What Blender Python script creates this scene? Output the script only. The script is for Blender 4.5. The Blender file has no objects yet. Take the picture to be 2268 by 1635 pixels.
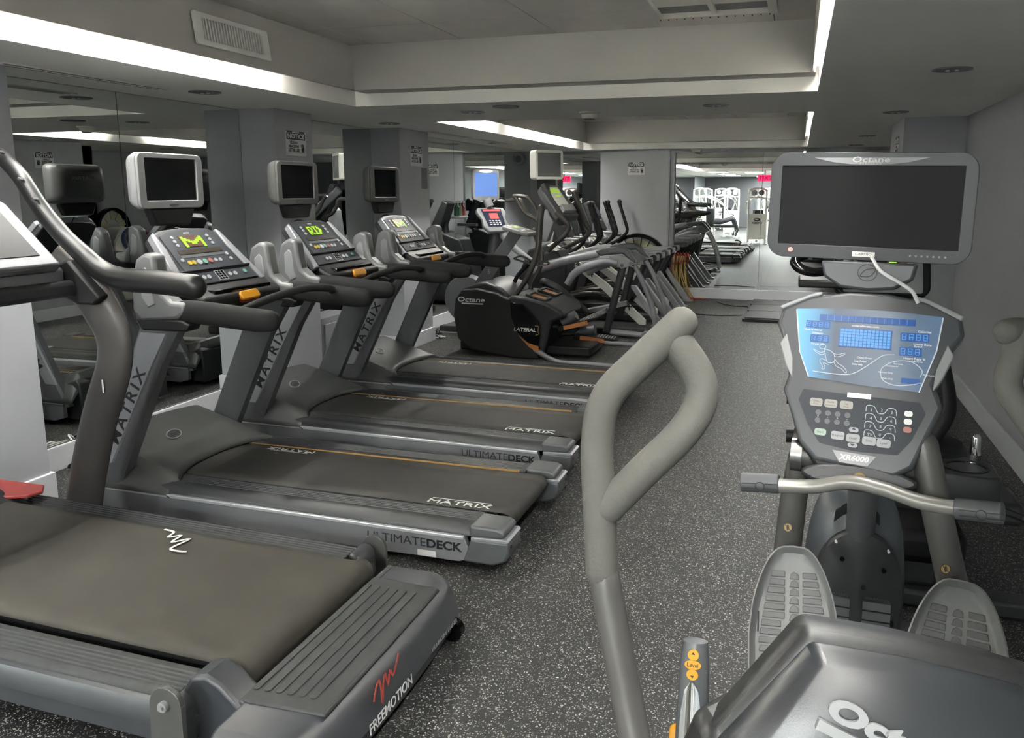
import bpy, bmesh, math, random
from mathutils import Vector, Matrix, Euler
from math import pi, sin, cos, radians, sqrt
S = bpy.context.scene
COL = S.collection
random.seed(4)

# ------------------------------------------------------------------ camera
cam_data = bpy.data.cameras.new('camera')
cam = bpy.data.objects.new('camera', cam_data)
COL.objects.link(cam)
cam_data.sensor_fit = 'HORIZONTAL'
cam_data.sensor_width = 36.0
cam_data.lens = 36.0 * 1764 / 2268
cam_data.shift_x = -100 / 2268
cam_data.shift_y = -100 / 2268
cam_data.clip_start = 0.02
cam_data.clip_end = 100
cam.location = (0, 0, 1.65)
cam.rotation_euler = (radians(90 - 9.49), 0, radians(16.66))
S.camera = cam

# ------------------------------------------------------------------ exposure and world
S.view_settings.view_transform = 'Standard'
S.view_settings.look = 'None'
S.view_settings.gamma = 1.0
S.view_settings.use_curve_mapping = False
S.view_settings.exposure = 2.76
w = bpy.data.worlds.new('world')
S.world = w
w.use_nodes = True
w.node_tree.nodes['Background'].inputs[0].default_value = (0.8, 0.85, 0.9, 1)
w.node_tree.nodes['Background'].inputs[1].default_value = 0.02
TUBE_W = 50.0
PANEL_W = 15.0
FILL_W = 55.0

# ------------------------------------------------------------------ colour and material helpers
def lin(c):
    return tuple(((x / 255) / 12.92 if x / 255 <= 0.04045 else ((x / 255 + 0.055) / 1.055) ** 2.4) for x in c)

MATS = {}
KEEP = {'wall_paint', 'ceiling_paint', 'ceiling_tile', 'baseboard_paint', 'sign_plate', 'white_print', 'chrome', 'white_powder_coat', 'detector_plastic', 'silver_edge'}
ALB = 0.53   # darkens colours outside KEEP, so raised exposure makes the ceiling look better lit
def mat(name, c, rough=0.5, metal=0.0, noise=0.0, nscale=40.0, bump=0.0, bscale=300.0, emit=0.0, spec=0.5, coat=0.0):
    if name in MATS: return MATS[name]
    m = bpy.data.materials.new(name)
    m.use_nodes = True
    nt = m.node_tree
    b = nt.nodes['Principled BSDF']
    k = 1.0 if name in KEEP or emit else ALB
    rgb = tuple(x * k for x in lin(c))
    b.inputs['Base Color'].default_value = (*rgb, 1)
    b.inputs['Roughness'].default_value = rough
    b.inputs['Metallic'].default_value = metal
    b.inputs['Specular IOR Level'].default_value = spec
    b.inputs['Coat Weight'].default_value = coat
    if emit:
        b.inputs['Emission Color'].default_value = (*rgb, 1)
        b.inputs['Emission Strength'].default_value = emit * 0.28
        b.inputs['Base Color'].default_value = (*[x * .3 for x in rgb], 1)
    if noise or bump:
        tc = nt.nodes.new('ShaderNodeTexCoord')
    if noise:
        n = nt.nodes.new('ShaderNodeTexNoise'); n.inputs['Scale'].default_value = nscale; n.inputs['Detail'].default_value = 5
        nt.links.new(tc.outputs['Object'], n.inputs['Vector'])
        mr = nt.nodes.new('ShaderNodeMapRange')
        mr.inputs['From Min'].default_value = 0.25; mr.inputs['From Max'].default_value = 0.75
        mr.inputs['To Min'].default_value = 1 - noise; mr.inputs['To Max'].default_value = 1 + noise
        nt.links.new(n.outputs['Fac'], mr.inputs['Value'])
        mx = nt.nodes.new('ShaderNodeVectorMath'); mx.operation = 'SCALE'
        mx.inputs[0].default_value = rgb
        nt.links.new(mr.outputs['Result'], mx.inputs['Scale'])
        nt.links.new(mx.outputs['Vector'], b.inputs['Base Color'])
    if bump:
        n2 = nt.nodes.new('ShaderNodeTexNoise'); n2.inputs['Scale'].default_value = bscale; n2.inputs['Detail'].default_value = 3
        nt.links.new(tc.outputs['Object'], n2.inputs['Vector'])
        bp = nt.nodes.new('ShaderNodeBump'); bp.inputs['Strength'].default_value = bump; bp.inputs['Distance'].default_value = 0.002
        nt.links.new(n2.outputs['Fac'], bp.inputs['Height'])
        nt.links.new(bp.outputs['Normal'], b.inputs['Normal'])
    MATS[name] = m
    return m

# ------------------------------------------------------------------ mesh builder
def catmull(pts, k):
    pts = [Vector(p) for p in pts]
    if k <= 1 or len(pts) < 3: return pts
    out = []
    n = len(pts)
    for i in range(n - 1):
        p0 = pts[i - 1] if i else pts[0] * 2 - pts[1]
        p1, p2 = pts[i], pts[i + 1]
        p3 = pts[i + 2] if i + 2 < n else pts[-1] * 2 - pts[-2]
        for j in range(k):
            t = j / k
            out.append(0.5 * ((2 * p1) + (p2 - p0) * t + (2 * p0 - 5 * p1 + 4 * p2 - p3) * t * t + (3 * p1 - p0 - 3 * p2 + p3) * t ** 3))
    out.append(pts[-1])
    return out

def rrect(w, h, r, n=4, cx=0, cy=0):
    r = min(r, w / 2 - 1e-4, h / 2 - 1e-4)
    out = []
    for qx, qy, a0 in ((w / 2 - r, h / 2 - r, 0), (-w / 2 + r, h / 2 - r, 90), (-w / 2 + r, -h / 2 + r, 180), (w / 2 - r, -h / 2 + r, 270)):
        for i in range(n + 1):
            a = radians(a0 + 90 * i / n)
            out.append((cx + qx + r * cos(a), cy + qy + r * sin(a)))
    return out

def ellipse(a, b, n=24, cx=0, cy=0):
    return [(cx + a * cos(2 * pi * i / n), cy + b * sin(2 * pi * i / n)) for i in range(n)]

def frame(o, xd, yd):
    x = Vector(xd).normalized(); z = x.cross(Vector(yd)).normalized(); y = z.cross(x)
    M = Matrix((x, y, z)).transposed().to_4x4(); M.translation = Vector(o)
    return M

class MB:
    def __init__(s): s.v = []; s.f = []
    def add(s, vs, fs, M=None):
        o = len(s.v)
        for p in vs:
            p = Vector(p)
            s.v.append(M @ p if M is not None else p)
        s.f += [tuple(i + o for i in f) for f in fs]
        return s
    def box(s, x0, x1, y0, y1, z0, z1, M=None):
        vs = [(x, y, z) for x in (x0, x1) for y in (y0, y1) for z in (z0, z1)]
        return s.add(vs, [(0, 1, 3, 2), (4, 6, 7, 5), (0, 4, 5, 1), (2, 3, 7, 6), (0, 2, 6, 4), (1, 5, 7, 3)], M)
    def prism(s, poly, a, b, ax='z', M=None):
        n = len(poly)
        def q(p, h): return {'z': (p[0], p[1], h), 'y': (p[0], h, p[1]), 'x': (h, p[0], p[1])}[ax]
        vs = [q(p, a) for p in poly] + [q(p, b) for p in poly]
        fs = [tuple(range(n - 1, -1, -1)), tuple(range(n, 2 * n))] + [(i, (i + 1) % n, n + (i + 1) % n, n + i) for i in range(n)]
        return s.add(vs, fs, M)
    def loft(s, rings, cap=True, closed=True, M=None):
        n = len(rings[0]); vs = [p for r in rings for p in r]; fs = []
        for k in range(len(rings) - 1):
            for i in range(n if closed else n - 1):
                j = (i + 1) % n
                fs.append((k * n + i, k * n + j, (k + 1) * n + j, (k + 1) * n + i))
        if cap and closed:
            fs.append(tuple(range(n - 1, -1, -1))); fs.append(tuple((len(rings) - 1) * n + i for i in range(n)))
        return s.add(vs, fs, M)
    def ring(s, outer, inner, z0, z1, M=None):
        n = len(outer)
        vs = [(p[0], p[1], z) for z in (z0, z1) for P_ in (outer, inner) for p in P_]
        fs = []
        for i in range(n):
            j = (i + 1) % n
            fs += [(i, j, 2 * n + j, 2 * n + i), (n + j, n + i, 3 * n + i, 3 * n + j), (2 * n + i, 2 * n + j, 3 * n + j, 3 * n + i), (j, i, n + i, n + j)]
        return s.add(vs, fs, M)
    def tube(s, pts, r, n=10, k=1, flat=1.0, up=None, M=None, cap=True):
        P_ = catmull(pts, k); m = len(P_)
        if not isinstance(r, (list, tuple)): rr = [r] * m
        else:
            rr = []
            for i in range(m):
                t = i / (m - 1) * (len(r) - 1); a = int(min(t, len(r) - 2)); u = t - a
                rr.append(r[a] * (1 - u) + r[a + 1] * u)
        T = []
        for i in range(m):
            d = P_[min(i + 1, m - 1)] - P_[max(i - 1, 0)]
            T.append(d.normalized() if d.length > 1e-9 else Vector((0, 0, 1)))
        u = Vector(up) if up else (Vector((0, 0, 1)) if abs(T[0].z) < 0.9 else Vector((1, 0, 0)))
        u = (u - T[0] * u.dot(T[0])).normalized()
        rings = []
        for i in range(m):
            if i:
                u = (u - T[i] * u.dot(T[i]))
                u = u.normalized() if u.length > 1e-6 else T[i].orthogonal().normalized()
            b = T[i].cross(u)
            rings.append([P_[i] + (u * cos(2 * pi * j / n) + b * sin(2 * pi * j / n) * flat) * rr[i] for j in range(n)])
        return s.loft(rings, cap, True, M)
    def round_tube(s, pts, r, n=12, k=1, flat=1.0, up=None, M=None):
        # tube with domed ends
        P_ = catmull(pts, k); d0 = (P_[0] - P_[1]).normalized(); d1 = (P_[-1] - P_[-2]).normalized()
        R0 = r if not isinstance(r, (list, tuple)) else r[0]; R1 = r if not isinstance(r, (list, tuple)) else r[-1]
        pre = [P_[0] + d0 * R0 * .95, P_[0] + d0 * R0 * .8, P_[0] + d0 * R0 * .45]; post = [P_[-1] + d1 * R1 * .45, P_[-1] + d1 * R1 * .8, P_[-1] + d1 * R1 * .95]
        m = len(P_)
        if isinstance(r, (list, tuple)):
            mid = []
            for i in range(m):
                t = i / (m - 1) * (len(r) - 1); a = int(min(t, len(r) - 2)); q = t - a
                mid.append(r[a] * (1 - q) + r[a + 1] * q)
        else: mid = [r] * m
        rr = [R0 * .25, R0 * .6, R0 * .9] + mid + [R1 * .9, R1 * .6, R1 * .25]
        full = pre + P_ + post
        o = MB(); T = None
        u = Vector(up) if up else (Vector((0, 0, 1)) if abs(d1.z) < 0.9 else Vector((1, 0, 0)))
        rings = []
        for i, p in enumerate(full):
            d = (full[min(i + 1, len(full) - 1)] - full[max(i - 1, 0)]).normalized()
            u = u - d * u.dot(d)
            u = u.normalized() if u.length > 1e-6 else d.orthogonal().normalized()
            b = d.cross(u)
            rings.append([p + (u * cos(2 * pi * j / n) + b * sin(2 * pi * j / n) * flat) * rr[i] for j in range(n)])
        return s.loft(rings, True, True, M)
    def cyl(s, c, d, r, h, n=16, M=None, r2=None):
        c = Vector(c); d = Vector(d).normalized()
        u = d.orthogonal().normalized(); b = d.cross(u); r2 = r if r2 is None else r2
        rings = [[c + d * hh + (u * cos(2 * pi * j / n) + b * sin(2 * pi * j / n)) * R_ for j in range(n)] for hh, R_ in ((-h / 2, r), (h / 2, r2))]
        return s.loft(rings, True, True, M)
    def lathe(s, prof, c, d=(0, 0, 1), n=20, M=None):
        c = Vector(c); d = Vector(d).normalized(); u = d.orthogonal().normalized(); b = d.cross(u)
        rings = [[c + d * h + (u * cos(2 * pi * j / n) + b * sin(2 * pi * j / n)) * max(r, 1e-4) for j in range(n)] for r, h in prof]
        return s.loft(rings, True, True, M)
    def sphere(s, c, r, n=12, M=None, sz=1.0):
        rings = []
        for i in range(1, n):
            a = pi * i / n
            rings.append([(c[0] + r * sin(a) * cos(2 * pi * j / n), c[1] + r * sin(a) * sin(2 * pi * j / n), c[2] - r * sz * cos(a)) for j in range(n)])
        return s.loft(rings, True, True, M)
    def grid(s, fn, nu, nv, M=None):
        vs = [fn(i / nu, j / nv) for i in range(nu + 1) for j in range(nv + 1)]
        fs = [(i * (nv + 1) + j, (i + 1) * (nv + 1) + j, (i + 1) * (nv + 1) + j + 1, i * (nv + 1) + j + 1) for i in range(nu) for j in range(nv)]
        return s.add(vs, fs, M)
    def text(s, txt, size, M, depth=0.0008, align='CENTER', bold=0.0, sx=1.0, shear=0.0, space=1.0):
        cu = bpy.data.curves.new('t', 'FONT'); cu.body = txt; cu.size = size; cu.extrude = depth
        cu.align_x = align; cu.align_y = 'CENTER'; cu.offset = bold; cu.shear = shear; cu.space_character = space; cu.resolution_u = 4 if size > .025 and len(txt) < 12 else 2
        ob = bpy.data.objects.new('t', cu); COL.objects.link(ob)
        dg = bpy.context.evaluated_depsgraph_get(); dg.update()
        me = bpy.data.meshes.new_from_object(ob.evaluated_get(dg))
        vs = [(v.co.x * sx, v.co.y, v.co.z) for v in me.vertices]; fs = [tuple(p.vertices) for p in me.polygons]
        bpy.data.objects.remove(ob); bpy.data.curves.remove(cu); bpy.data.meshes.remove(me)
        return s.add(vs, fs, M)
    def stroke(s, pts, wd, M, z=0.001, closed=False):
        # flat line drawn on a panel
        pts = [Vector((p[0], p[1])) for p in pts]
        if closed: pts = pts + [pts[0]]
        L_, R_ = [], []
        for i, p in enumerate(pts):
            if closed and i in (0, len(pts) - 1): d = pts[1] - pts[-2]
            else: d = pts[min(i + 1, len(pts) - 1)] - pts[max(i - 1, 0)]
            d = d.normalized() if d.length > 1e-9 else Vector((1, 0)); nn = Vector((-d.y, d.x)) * wd / 2
            L_.append(p + nn); R_.append(p - nn)
        m = len(pts)
        vs = [(p.x, p.y, z) for p in L_] + [(p.x, p.y, z) for p in R_] + [(p.x, p.y, 0) for p in L_] + [(p.x, p.y, 0) for p in R_]
        fs = []
        for i in range(m - 1):
            fs += [(i, i + 1, m + i + 1, m + i), (2 * m + i, i, i + 1, 2 * m + i + 1)[::-1], (m + i, 3 * m + i, 3 * m + i + 1, m + i + 1)[::-1]]
        return s.add(vs, fs, M)
    def build(s, name, material, parent=None, bevel=0.0, seg=2, ang=35, sub=0, solid=0.0, flat=False, tagd=None):
        ox = Vector((0, 0, 0))
        if parent is not None:
            r = parent
            while r.parent is not None: r = r.parent
            ox = r.location.copy()
        elif s.v:
            xs = [p.x for p in s.v]; ys = [p.y for p in s.v]; zs = [p.z for p in s.v]
            ox = Vector(((min(xs) + max(xs)) / 2, (min(ys) + max(ys)) / 2, min(zs)))
        me = bpy.data.meshes.new(name)
        me.from_pydata([tuple(p - ox) for p in s.v], [], s.f)
        bm = bmesh.new(); bm.from_mesh(me); bmesh.ops.recalc_face_normals(bm, faces=bm.faces[:]); bm.to_mesh(me); bm.free()
        if not flat:
            me.polygons.foreach_set('use_smooth', [True] * len(me.polygons))
            me.set_sharp_from_angle(angle=radians(ang if not sub else 80))
        me.materials.append(material)
        o = bpy.data.objects.new(name, me); COL.objects.link(o)
        if parent is not None: o.parent = parent
        else: o.location = ox
        if bevel:
            b = o.modifiers.new('b', 'BEVEL'); b.width = bevel; b.segments = seg; b.limit_method = 'ANGLE'; b.angle_limit = radians(40); b.harden_normals = False
        if solid:
            so = o.modifiers.new('s', 'SOLIDIFY'); so.thickness = solid; so.offset = -1
        if sub:
            sb = o.modifiers.new('u', 'SUBSURF'); sb.levels = sub; sb.render_levels = sub
        if tagd: tag(o, *tagd)
        return o

def tag(o, label, cat, group=None):
    o['label'] = label; o['category'] = cat
    if group: o['group'] = group
    return o
def thing(name, label, cat, loc, group=None):
    o = bpy.data.objects.new(name, None); COL.objects.link(o); o.location = loc
    o.empty_display_size = 0.1
    return tag(o, label, cat, group)
def struct(o):
    o['kind'] = 'structure'; return o
def dup(root, loc=None, rotz=None, label=None, group=None):
    m = {}
    def rec(o, par):
        c = o.copy(); COL.objects.link(c); m[o] = c
        if par is not None: c.parent = par
        for ch in o.children: rec(ch, c)
        return c
    r = rec(root, None)
    if loc is not None: r.location = loc
    if rotz is not None: r.rotation_euler = (0, 0, rotz)
    if label: r['label'] = label
    if group: r['group'] = group
    return r, m
def nest(t, table):
    # pieces that belong to a larger part become its sub-parts
    for par, names in table.items():
        p = next((c for c in t.children if c.name.split('.')[0] == par), None)
        for c in list(t.children):
            if p and c is not p and c.name.split('.')[0] in names: c.parent = p
def setmat(o, m):
    o.data = o.data.copy(); o.data.materials[0] = m

# ------------------------------------------------------------------ shared materials
m_wall = mat('wall_paint', (156, 158, 162), 0.55, noise=0.03, nscale=3, bump=0.05, bscale=180)
m_wall_dark = mat('wall_paint_dark', (118, 119, 122), 0.45, noise=0.03, nscale=3, bump=0.08, bscale=220)
m_ceil = mat('ceiling_paint', (236, 234, 228), 0.8, noise=0.03, nscale=2, bump=0.05, bscale=150)
m_tray = mat('dimmed_ceiling_paint', (240, 237, 230), 0.8, noise=0.03, nscale=2, bump=0.05, bscale=150)  # ceiling paint darkened by ALB to offset the strong light in the recess
m_tile = mat('ceiling_tile', (205, 201, 195), 0.85, noise=0.05, nscale=6, bump=0.1, bscale=200)
m_base = mat('baseboard_paint', (205, 207, 211), 0.45, bump=0.03, bscale=100)
m_joint = mat('joint', (40, 40, 40), 0.9)
m_black = mat('black_plastic', (32, 33, 34), 0.5, bump=0.15, bscale=500, spec=.3)
m_blackg = mat('gloss_black', (16, 17, 18), 0.12)
m_dark = mat('dark_grey_plastic', (58, 60, 62), 0.42, noise=0.05, nscale=30, bump=0.15, bscale=600)
m_mid = mat('mid_grey_plastic', (102, 105, 108), 0.4, noise=0.04, nscale=25, bump=0.1, bscale=600)
m_light = mat('light_grey_plastic', (176, 178, 180), 0.4, bump=0.08, bscale=600)
m_silver = mat('silver_paint', (188, 190, 196), 0.36, metal=0.3, noise=0.03, nscale=60)
m_silverd = mat('dark_silver_paint', (142, 143, 147), 0.36, metal=0.5, noise=0.04, nscale=40)
m_chrome = mat('chrome', (215, 215, 215), 0.1, metal=1.0)
m_foam = mat('foam_grip', (42, 42, 43), 0.8, bump=0.5, bscale=260, spec=.3)
m_white = mat('white_print', (215, 215, 212), 0.5)
m_blackp = mat('black_print', (22, 22, 24), 0.5)
m_screen = mat('screen_glass', (26, 26, 27), 0.08)
m_steel = mat('brushed_steel', (150, 150, 150), 0.3, metal=0.9, noise=0.05, nscale=30)

m_mirror = bpy.data.materials.new('mirror_glass'); m_mirror.use_nodes = True
b = m_mirror.node_tree.nodes['Principled BSDF']
b.inputs['Base Color'].default_value = (0.78, 0.81, 0.80, 1); b.inputs['Metallic'].default_value = 1.0; b.inputs['Roughness'].default_value = 0.0

def floor_mat():
    m = bpy.data.materials.new('speckled_rubber'); m.use_nodes = True
    nt = m.node_tree; b = nt.nodes['Principled BSDF']; N = nt.nodes.new; Lk = nt.links.new
    g = N('ShaderNodeNewGeometry')
    def specks(scale, thr, seedoff):
        mp = N('ShaderNodeVectorMath'); mp.operation = 'ADD'; mp.inputs[1].default_value = (seedoff, seedoff * 2, 0)
        Lk(g.outputs['Position'], mp.inputs[0])
        # wobble so the flecks are irregular
        nz = N('ShaderNodeTexNoise'); nz.inputs['Scale'].default_value = scale * 1.3; Lk(mp.outputs[0], nz.inputs['Vector'])
        ad = N('ShaderNodeVectorMath'); ad.operation = 'MULTIPLY_ADD'; ad.inputs[1].default_value = (0.012, 0.012, 0); Lk(nz.outputs['Color'], ad.inputs[0]); Lk(mp.outputs[0], ad.inputs[2])
        v = N('ShaderNodeTexVoronoi'); v.inputs['Scale'].default_value = scale; Lk(ad.outputs[0], v.inputs['Vector'])
        sep = N('ShaderNodeSeparateColor'); Lk(v.outputs['Color'], sep.inputs[0])
        a = N('ShaderNodeMath'); a.operation = 'GREATER_THAN'; a.inputs[1].default_value = thr; Lk(sep.outputs[0], a.inputs[0])
        d = N('ShaderNodeMath'); d.operation = 'LESS_THAN'; d.inputs[1].default_value = 0.34; Lk(v.outputs['Distance'], d.inputs[0])
        mu = N('ShaderNodeMath'); mu.operation = 'MULTIPLY'; Lk(a.outputs[0], mu.inputs[0]); Lk(d.outputs[0], mu.inputs[1])
        return mu, sep
    s1, c1 = specks(120, 0.66, 0.0)
    s2, c2 = specks(210, 0.66, 3.7)
    mx = N('ShaderNodeMath'); mx.operation = 'MAXIMUM'; Lk(s1.outputs[0], mx.inputs[0]); Lk(s2.outputs[0], mx.inputs[1])
    fleck = N('ShaderNodeValToRGB'); Lk(c1.outputs[1], fleck.inputs[0])
    fleck.color_ramp.elements[0].color = (*lin((100, 99, 95)), 1); fleck.color_ramp.elements[1].color = (*lin((190, 188, 178)), 1)
    nz = N('ShaderNodeTexNoise'); nz.inputs['Scale'].default_value = 1.3; nz.inputs['Detail'].default_value = 6; Lk(g.outputs['Position'], nz.inputs['Vector'])
    rp = N('ShaderNodeValToRGB'); Lk(nz.outputs['Fac'], rp.inputs[0])
    rp.color_ramp.elements[0].position = 0.3; rp.color_ramp.elements[0].color = (*lin((25, 25, 26)), 1)
    rp.color_ramp.elements[1].position = 0.75; rp.color_ramp.elements[1].color = (*lin((35, 35, 35)), 1)
    mix = N('ShaderNodeMix'); mix.data_type = 'RGBA'; Lk(mx.outputs[0], mix.inputs[0]); Lk(rp.outputs[0], mix.inputs[6]); Lk(fleck.outputs[0], mix.inputs[7])
    Lk(mix.outputs[2], b.inputs['Base Color'])
    b.inputs['Roughness'].default_value = 0.55
    n3 = N('ShaderNodeTexNoise'); n3.inputs['Scale'].default_value = 350; Lk(g.outputs['Position'], n3.inputs['Vector'])
    bp = N('ShaderNodeBump'); bp.inputs['Strength'].default_value = 0.35; bp.inputs['Distance'].default_value = 0.002
    Lk(n3.outputs['Fac'], bp.inputs['Height']); Lk(bp.outputs[0], b.inputs['Normal'])
    return m
m_floor = floor_mat()

# ------------------------------------------------------------------ room dimensions
XM, XR_, YB, YF, ZC = -4.17, 1.33, 12.45, -13.0, 2.27
ZT = 2.67       # tray ceiling

def sbox(name, mt, *a, parent=None, **k):
    o = MB().box(*a).build(name, mt, parent, flat=True, **k)
    return struct(o) if parent is None else o

floor = sbox('floor', m_joint, XM - .3, XR_ + 1.6, YF, YB + .3, -0.12, -0.012)
tm = MB().box(-.6094, .6094, -.6094, .6094, -.012, 0)
tile0 = None
nx0, ny0 = -4.79, -13.0
for i in range(6):
    for j in range(21):
        x = -0.52 - 1.22 * 3.5 + .61 - .61 + 1.22 * i; y = -12.03 + 1.22 * j
        if tile0 is None:
            tile0 = tm.build('floor_tile', m_floor, floor, flat=True)
            tile0.data.transform(Matrix.Translation(floor.location)); 
            t = tile0
        else:
            t = tile0.copy(); COL.objects.link(t)
        t.location = Vector((x, y, 0)) - floor.location

# left wall behind the mirrors, right wall, back wall, rear wall
wl = sbox('wall_left', m_wall, XM - .25, XM - .012, YF, YB, 0, 2.75)
def mirror(parent, x0, x1, y0, y1, z0, z1):
    return MB().box(x0, x1, y0, y1, z0, z1).build('mirror_panel', m_mirror, parent, flat=True)
seams = [-9.0, -7.2, -5.4, -3.6, -1.8, 0, 1.45]
for a, c in zip(seams[:-1], seams[1:]): mirror(wl, XM - .011, XM, a + .003, c - .003, .155, ZC - .004)
for a, c in ((3.15, 4.19), (4.19, 5.36), (5.84, 7.36), (8.02, 9.4), (9.4, 10.88), (10.88, YB - .012)):
    mirror(wl, XM - .011, XM, a + .003, c - .003, .155, ZC - .004)
def column(n, x0, x1, y0, y1, bb=True, mt=None):
    c = sbox('column_' + n, mt or m_wall, x0, x1, y0, y1, 0, 2.4)
    if bb:
        MB().prism([(x0 - .0, y0 - .02), (x1 + .02 if x0 < -2 else x1, y0 - .02), (x1 + .02 if x0 < -2 else x1, y1 + .02), (x0 if x0 < -2 else x0 - .02, y1 + .02), (x0 if x0 < -2 else x0 - .02, y0 - .02)], .0, .15).build('baseboard', m_base, c, bevel=.004, flat=True)
    return c
column('near', XM, -3.80, 1.45, 3.15)
column('second', XM, -3.85, 5.36, 5.84)
column('third', XM, -3.85, 7.36, 8.02)
colR = column('right', .84, XR_ + .02, 7.57, 8.58)
wr = sbox('wall_right', m_wall, XR_, XR_ + .2, YF, 9.2, 0, 2.75)
sbox('wall_right_recess', m_wall, XR_ + .9, XR_ + 1.1, 9.0, YB + .3, 0, 2.75)
sbox('wall_right_return', m_wall, XR_, XR_ + 1.0, 9.0, 9.2, 0, 2.75)
def bboard(n, x0, x1, y0, y1, top=.15):
    return struct(MB().box(x0, x1, y0, y1, 0, top).build('baseboard_' + n, m_base, None, bevel=.004, flat=True))
bboard('left', XM, XM + .022, 3.17, 5.34); bboard('left_mid', XM, XM + .022, 5.86, 7.34); bboard('left_far', XM, XM + .022, 8.04, YB - .03)
bboard('left_rear', XM, XM + .022, YF, 1.43)
bboard('right', XR_ - .022, XR_, YF, 7.55)
# back wall: plain piers and mirror panels
wb = sbox('wall_back', m_wall, XM - .2, XR_ + 1.2, YB + .012, YB + .3, 0, 2.75)
def pier(n, x0, x1, t=.06): return sbox('wall_pier_' + n, m_wall, x0, x1, YB - t, YB + .02, 0, ZC + .02)
pier('corner', XM, -3.72, .02); pier('notice', -3.0, -1.93, .05)
mirror(wb, -3.72, -3.003, YB, YB + .011, .155, ZC - .05)
mirror(wb, -1.82, -.532, YB, YB + .011, .155, ZC - .05); mirror(wb, -.526, 1.25, YB, YB + .011, .155, ZC - .05)
sbox('trim_1', m_wall, -1.84, XR_ + .9, YB - .004, YB + .012, ZC - .05, ZC)
jb = MB().box(-1.93, -1.905, YB - .075, YB + .01, 0, ZC).box(-1.87, -1.835, YB - .03, YB + .01, 0, ZC).box(-1.905, -1.87, YB - .012, YB + .01, 0, ZC)
struct(jb.build('trim_2', m_silver, None, flat=True))
bboard('back', -1.83, XR_ + .9, YB - .03, YB, .155); bboard('back_notice', -3.0, -1.93, YB - .075, YB - .05); bboard('back_corner', XM, -3.0, YB - .045, YB)
sbox('wall_rear', m_wall_dark, XM - .2, XR_ + 1.2, YF - .2, YF, 0, 2.75)

# ------------------------------------------------------------------ ceiling: soffit with two tray recesses
TX0, TX1 = -3.2, .085
trays = ((-1.6, 5.45), (6.85, 12.1))
cb = MB()
ys = [YF, trays[0][0], trays[0][1], trays[1][0], trays[1][1], YB + .3]
cb.box(XM - .2, TX0, YF, YB + .3, ZC, ZC + .2); cb.box(TX1, XR_ + 1.6, YF, YB + .3, ZC, ZC + .2)
for a, c in ((ys[0], ys[1]), (ys[2], ys[3]), (ys[4], ys[5])): cb.box(TX0, TX1, a, c, ZC, ZC + .2)
struct(cb.build('ceiling', m_ceil, None, flat=True))
m_tube = bpy.data.materials.new('tube_light'); m_tube.use_nodes = True
nt = m_tube.node_tree; nt.nodes.remove(nt.nodes['Principled BSDF']); e = nt.nodes.new('ShaderNodeEmission')
e.inputs[0].default_value = (1.0, .985, .94, 1); e.inputs[1].default_value = TUBE_W
nt.links.new(e.outputs[0], nt.nodes['Material Output'].inputs[0])
for ti, (y0, y1) in enumerate(trays):
    up = MB()
    # drop walls of the recess: lip stands proud of the soffit edge and hides the slot
    L0, L1, E0, E1 = TX0 + .11, TX1 - .04, y0 + .2, y1 - .2
    up.box(TX0 - .12, L0 - .04, y0 - .1, y1 + .1, 2.455, ZT + .1)
    up.prism([(L0 - .02, 2.36), (L0, 2.36), (L0 - .02, ZT + .05), (L0 - .05, ZT + .05)], E0 - .02, E1 + .02, 'y')
    up.box(L1 + .006, TX1 + .12, y0 - .1, y1 + .1, 2.455, ZT + .1)
    up.box(L1, L1 + .012, E0, E1, 2.36, ZT + .05)
    up.box(L0 - .02, L1 + .02, E1, y1 + .1, 2.36, ZT + .1); up.box(L0 - .02, L1 + .02, y0 - .1, E0, 2.36, ZT + .1)
    struct(up.build('ceiling_tray_' + str(ti + 1), m_tray, None, flat=True))
    back = struct(MB().box(TX0, TX1, y0, y1, ZT + .02, ZT + .12).build('ceiling_tray_top_' + str(ti + 1), m_joint, None, flat=True))
    xs = [L0 - .04, -2.93, -2.25, -1.57, -.88, -.19, L1 + .01]; yy = [E0]
    while yy[-1] < E1 - 1.3: yy.append(yy[-1] + 1.22)
    yy.append(E1)
    for i in range(len(xs) - 1):
        for j in range(len(yy) - 1):
            if ti == 0 and i == 4 and j == len(yy) - 2: 
                MB().box(xs[i] + .003, xs[i + 1] - .003, yy[j + 1] - .3, yy[j + 1], ZT, ZT + .02).build('ceiling_panel', m_tile, back, flat=True); continue
            MB().box(xs[i] + .003, xs[i + 1] - .003, yy[j] + .003, yy[j + 1] - .003, ZT, ZT + .02).build('ceiling_panel', m_tile, back, flat=True)
    # fluorescent tubes hidden in the side slots
    segs = ((-1.45, -.1), (.05, 1.4), (1.55, 2.9), (3.02, 4.35)) if ti == 0 else ((7.0, 8.2), (8.95, 10.15), (10.35, 11.45))
    for si, (a, c) in enumerate(segs):
        for sx, side in ((L0 - .035, 'left'), (L1 + .026, 'right')):
            a1 = c + (.8 if side == 'right' and ti == 0 and a > 3 else 0)
            tb = thing('cove_tube_lamp', 'glowing tube lamp in the %s slot of the %s ceiling recess, %s' % (side, ('near', 'far')[ti], ('piece nearest the camera', 'second piece', 'third piece', 'farthest piece')[si]), 'lamp', (sx, (a + a1) / 2, 2.38), 'cove tube lamps')
            MB().cyl((sx, (a + a1) / 2, 2.392), (0, 1, 0), .013 if side == 'left' else .011, a1 - a, 10).build('tube', m_tube, tb)
            MB().box(sx - .018, sx + .018, a, a1, 2.41, 2.455).build('batten', m_ceil, tb, flat=True)
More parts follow.
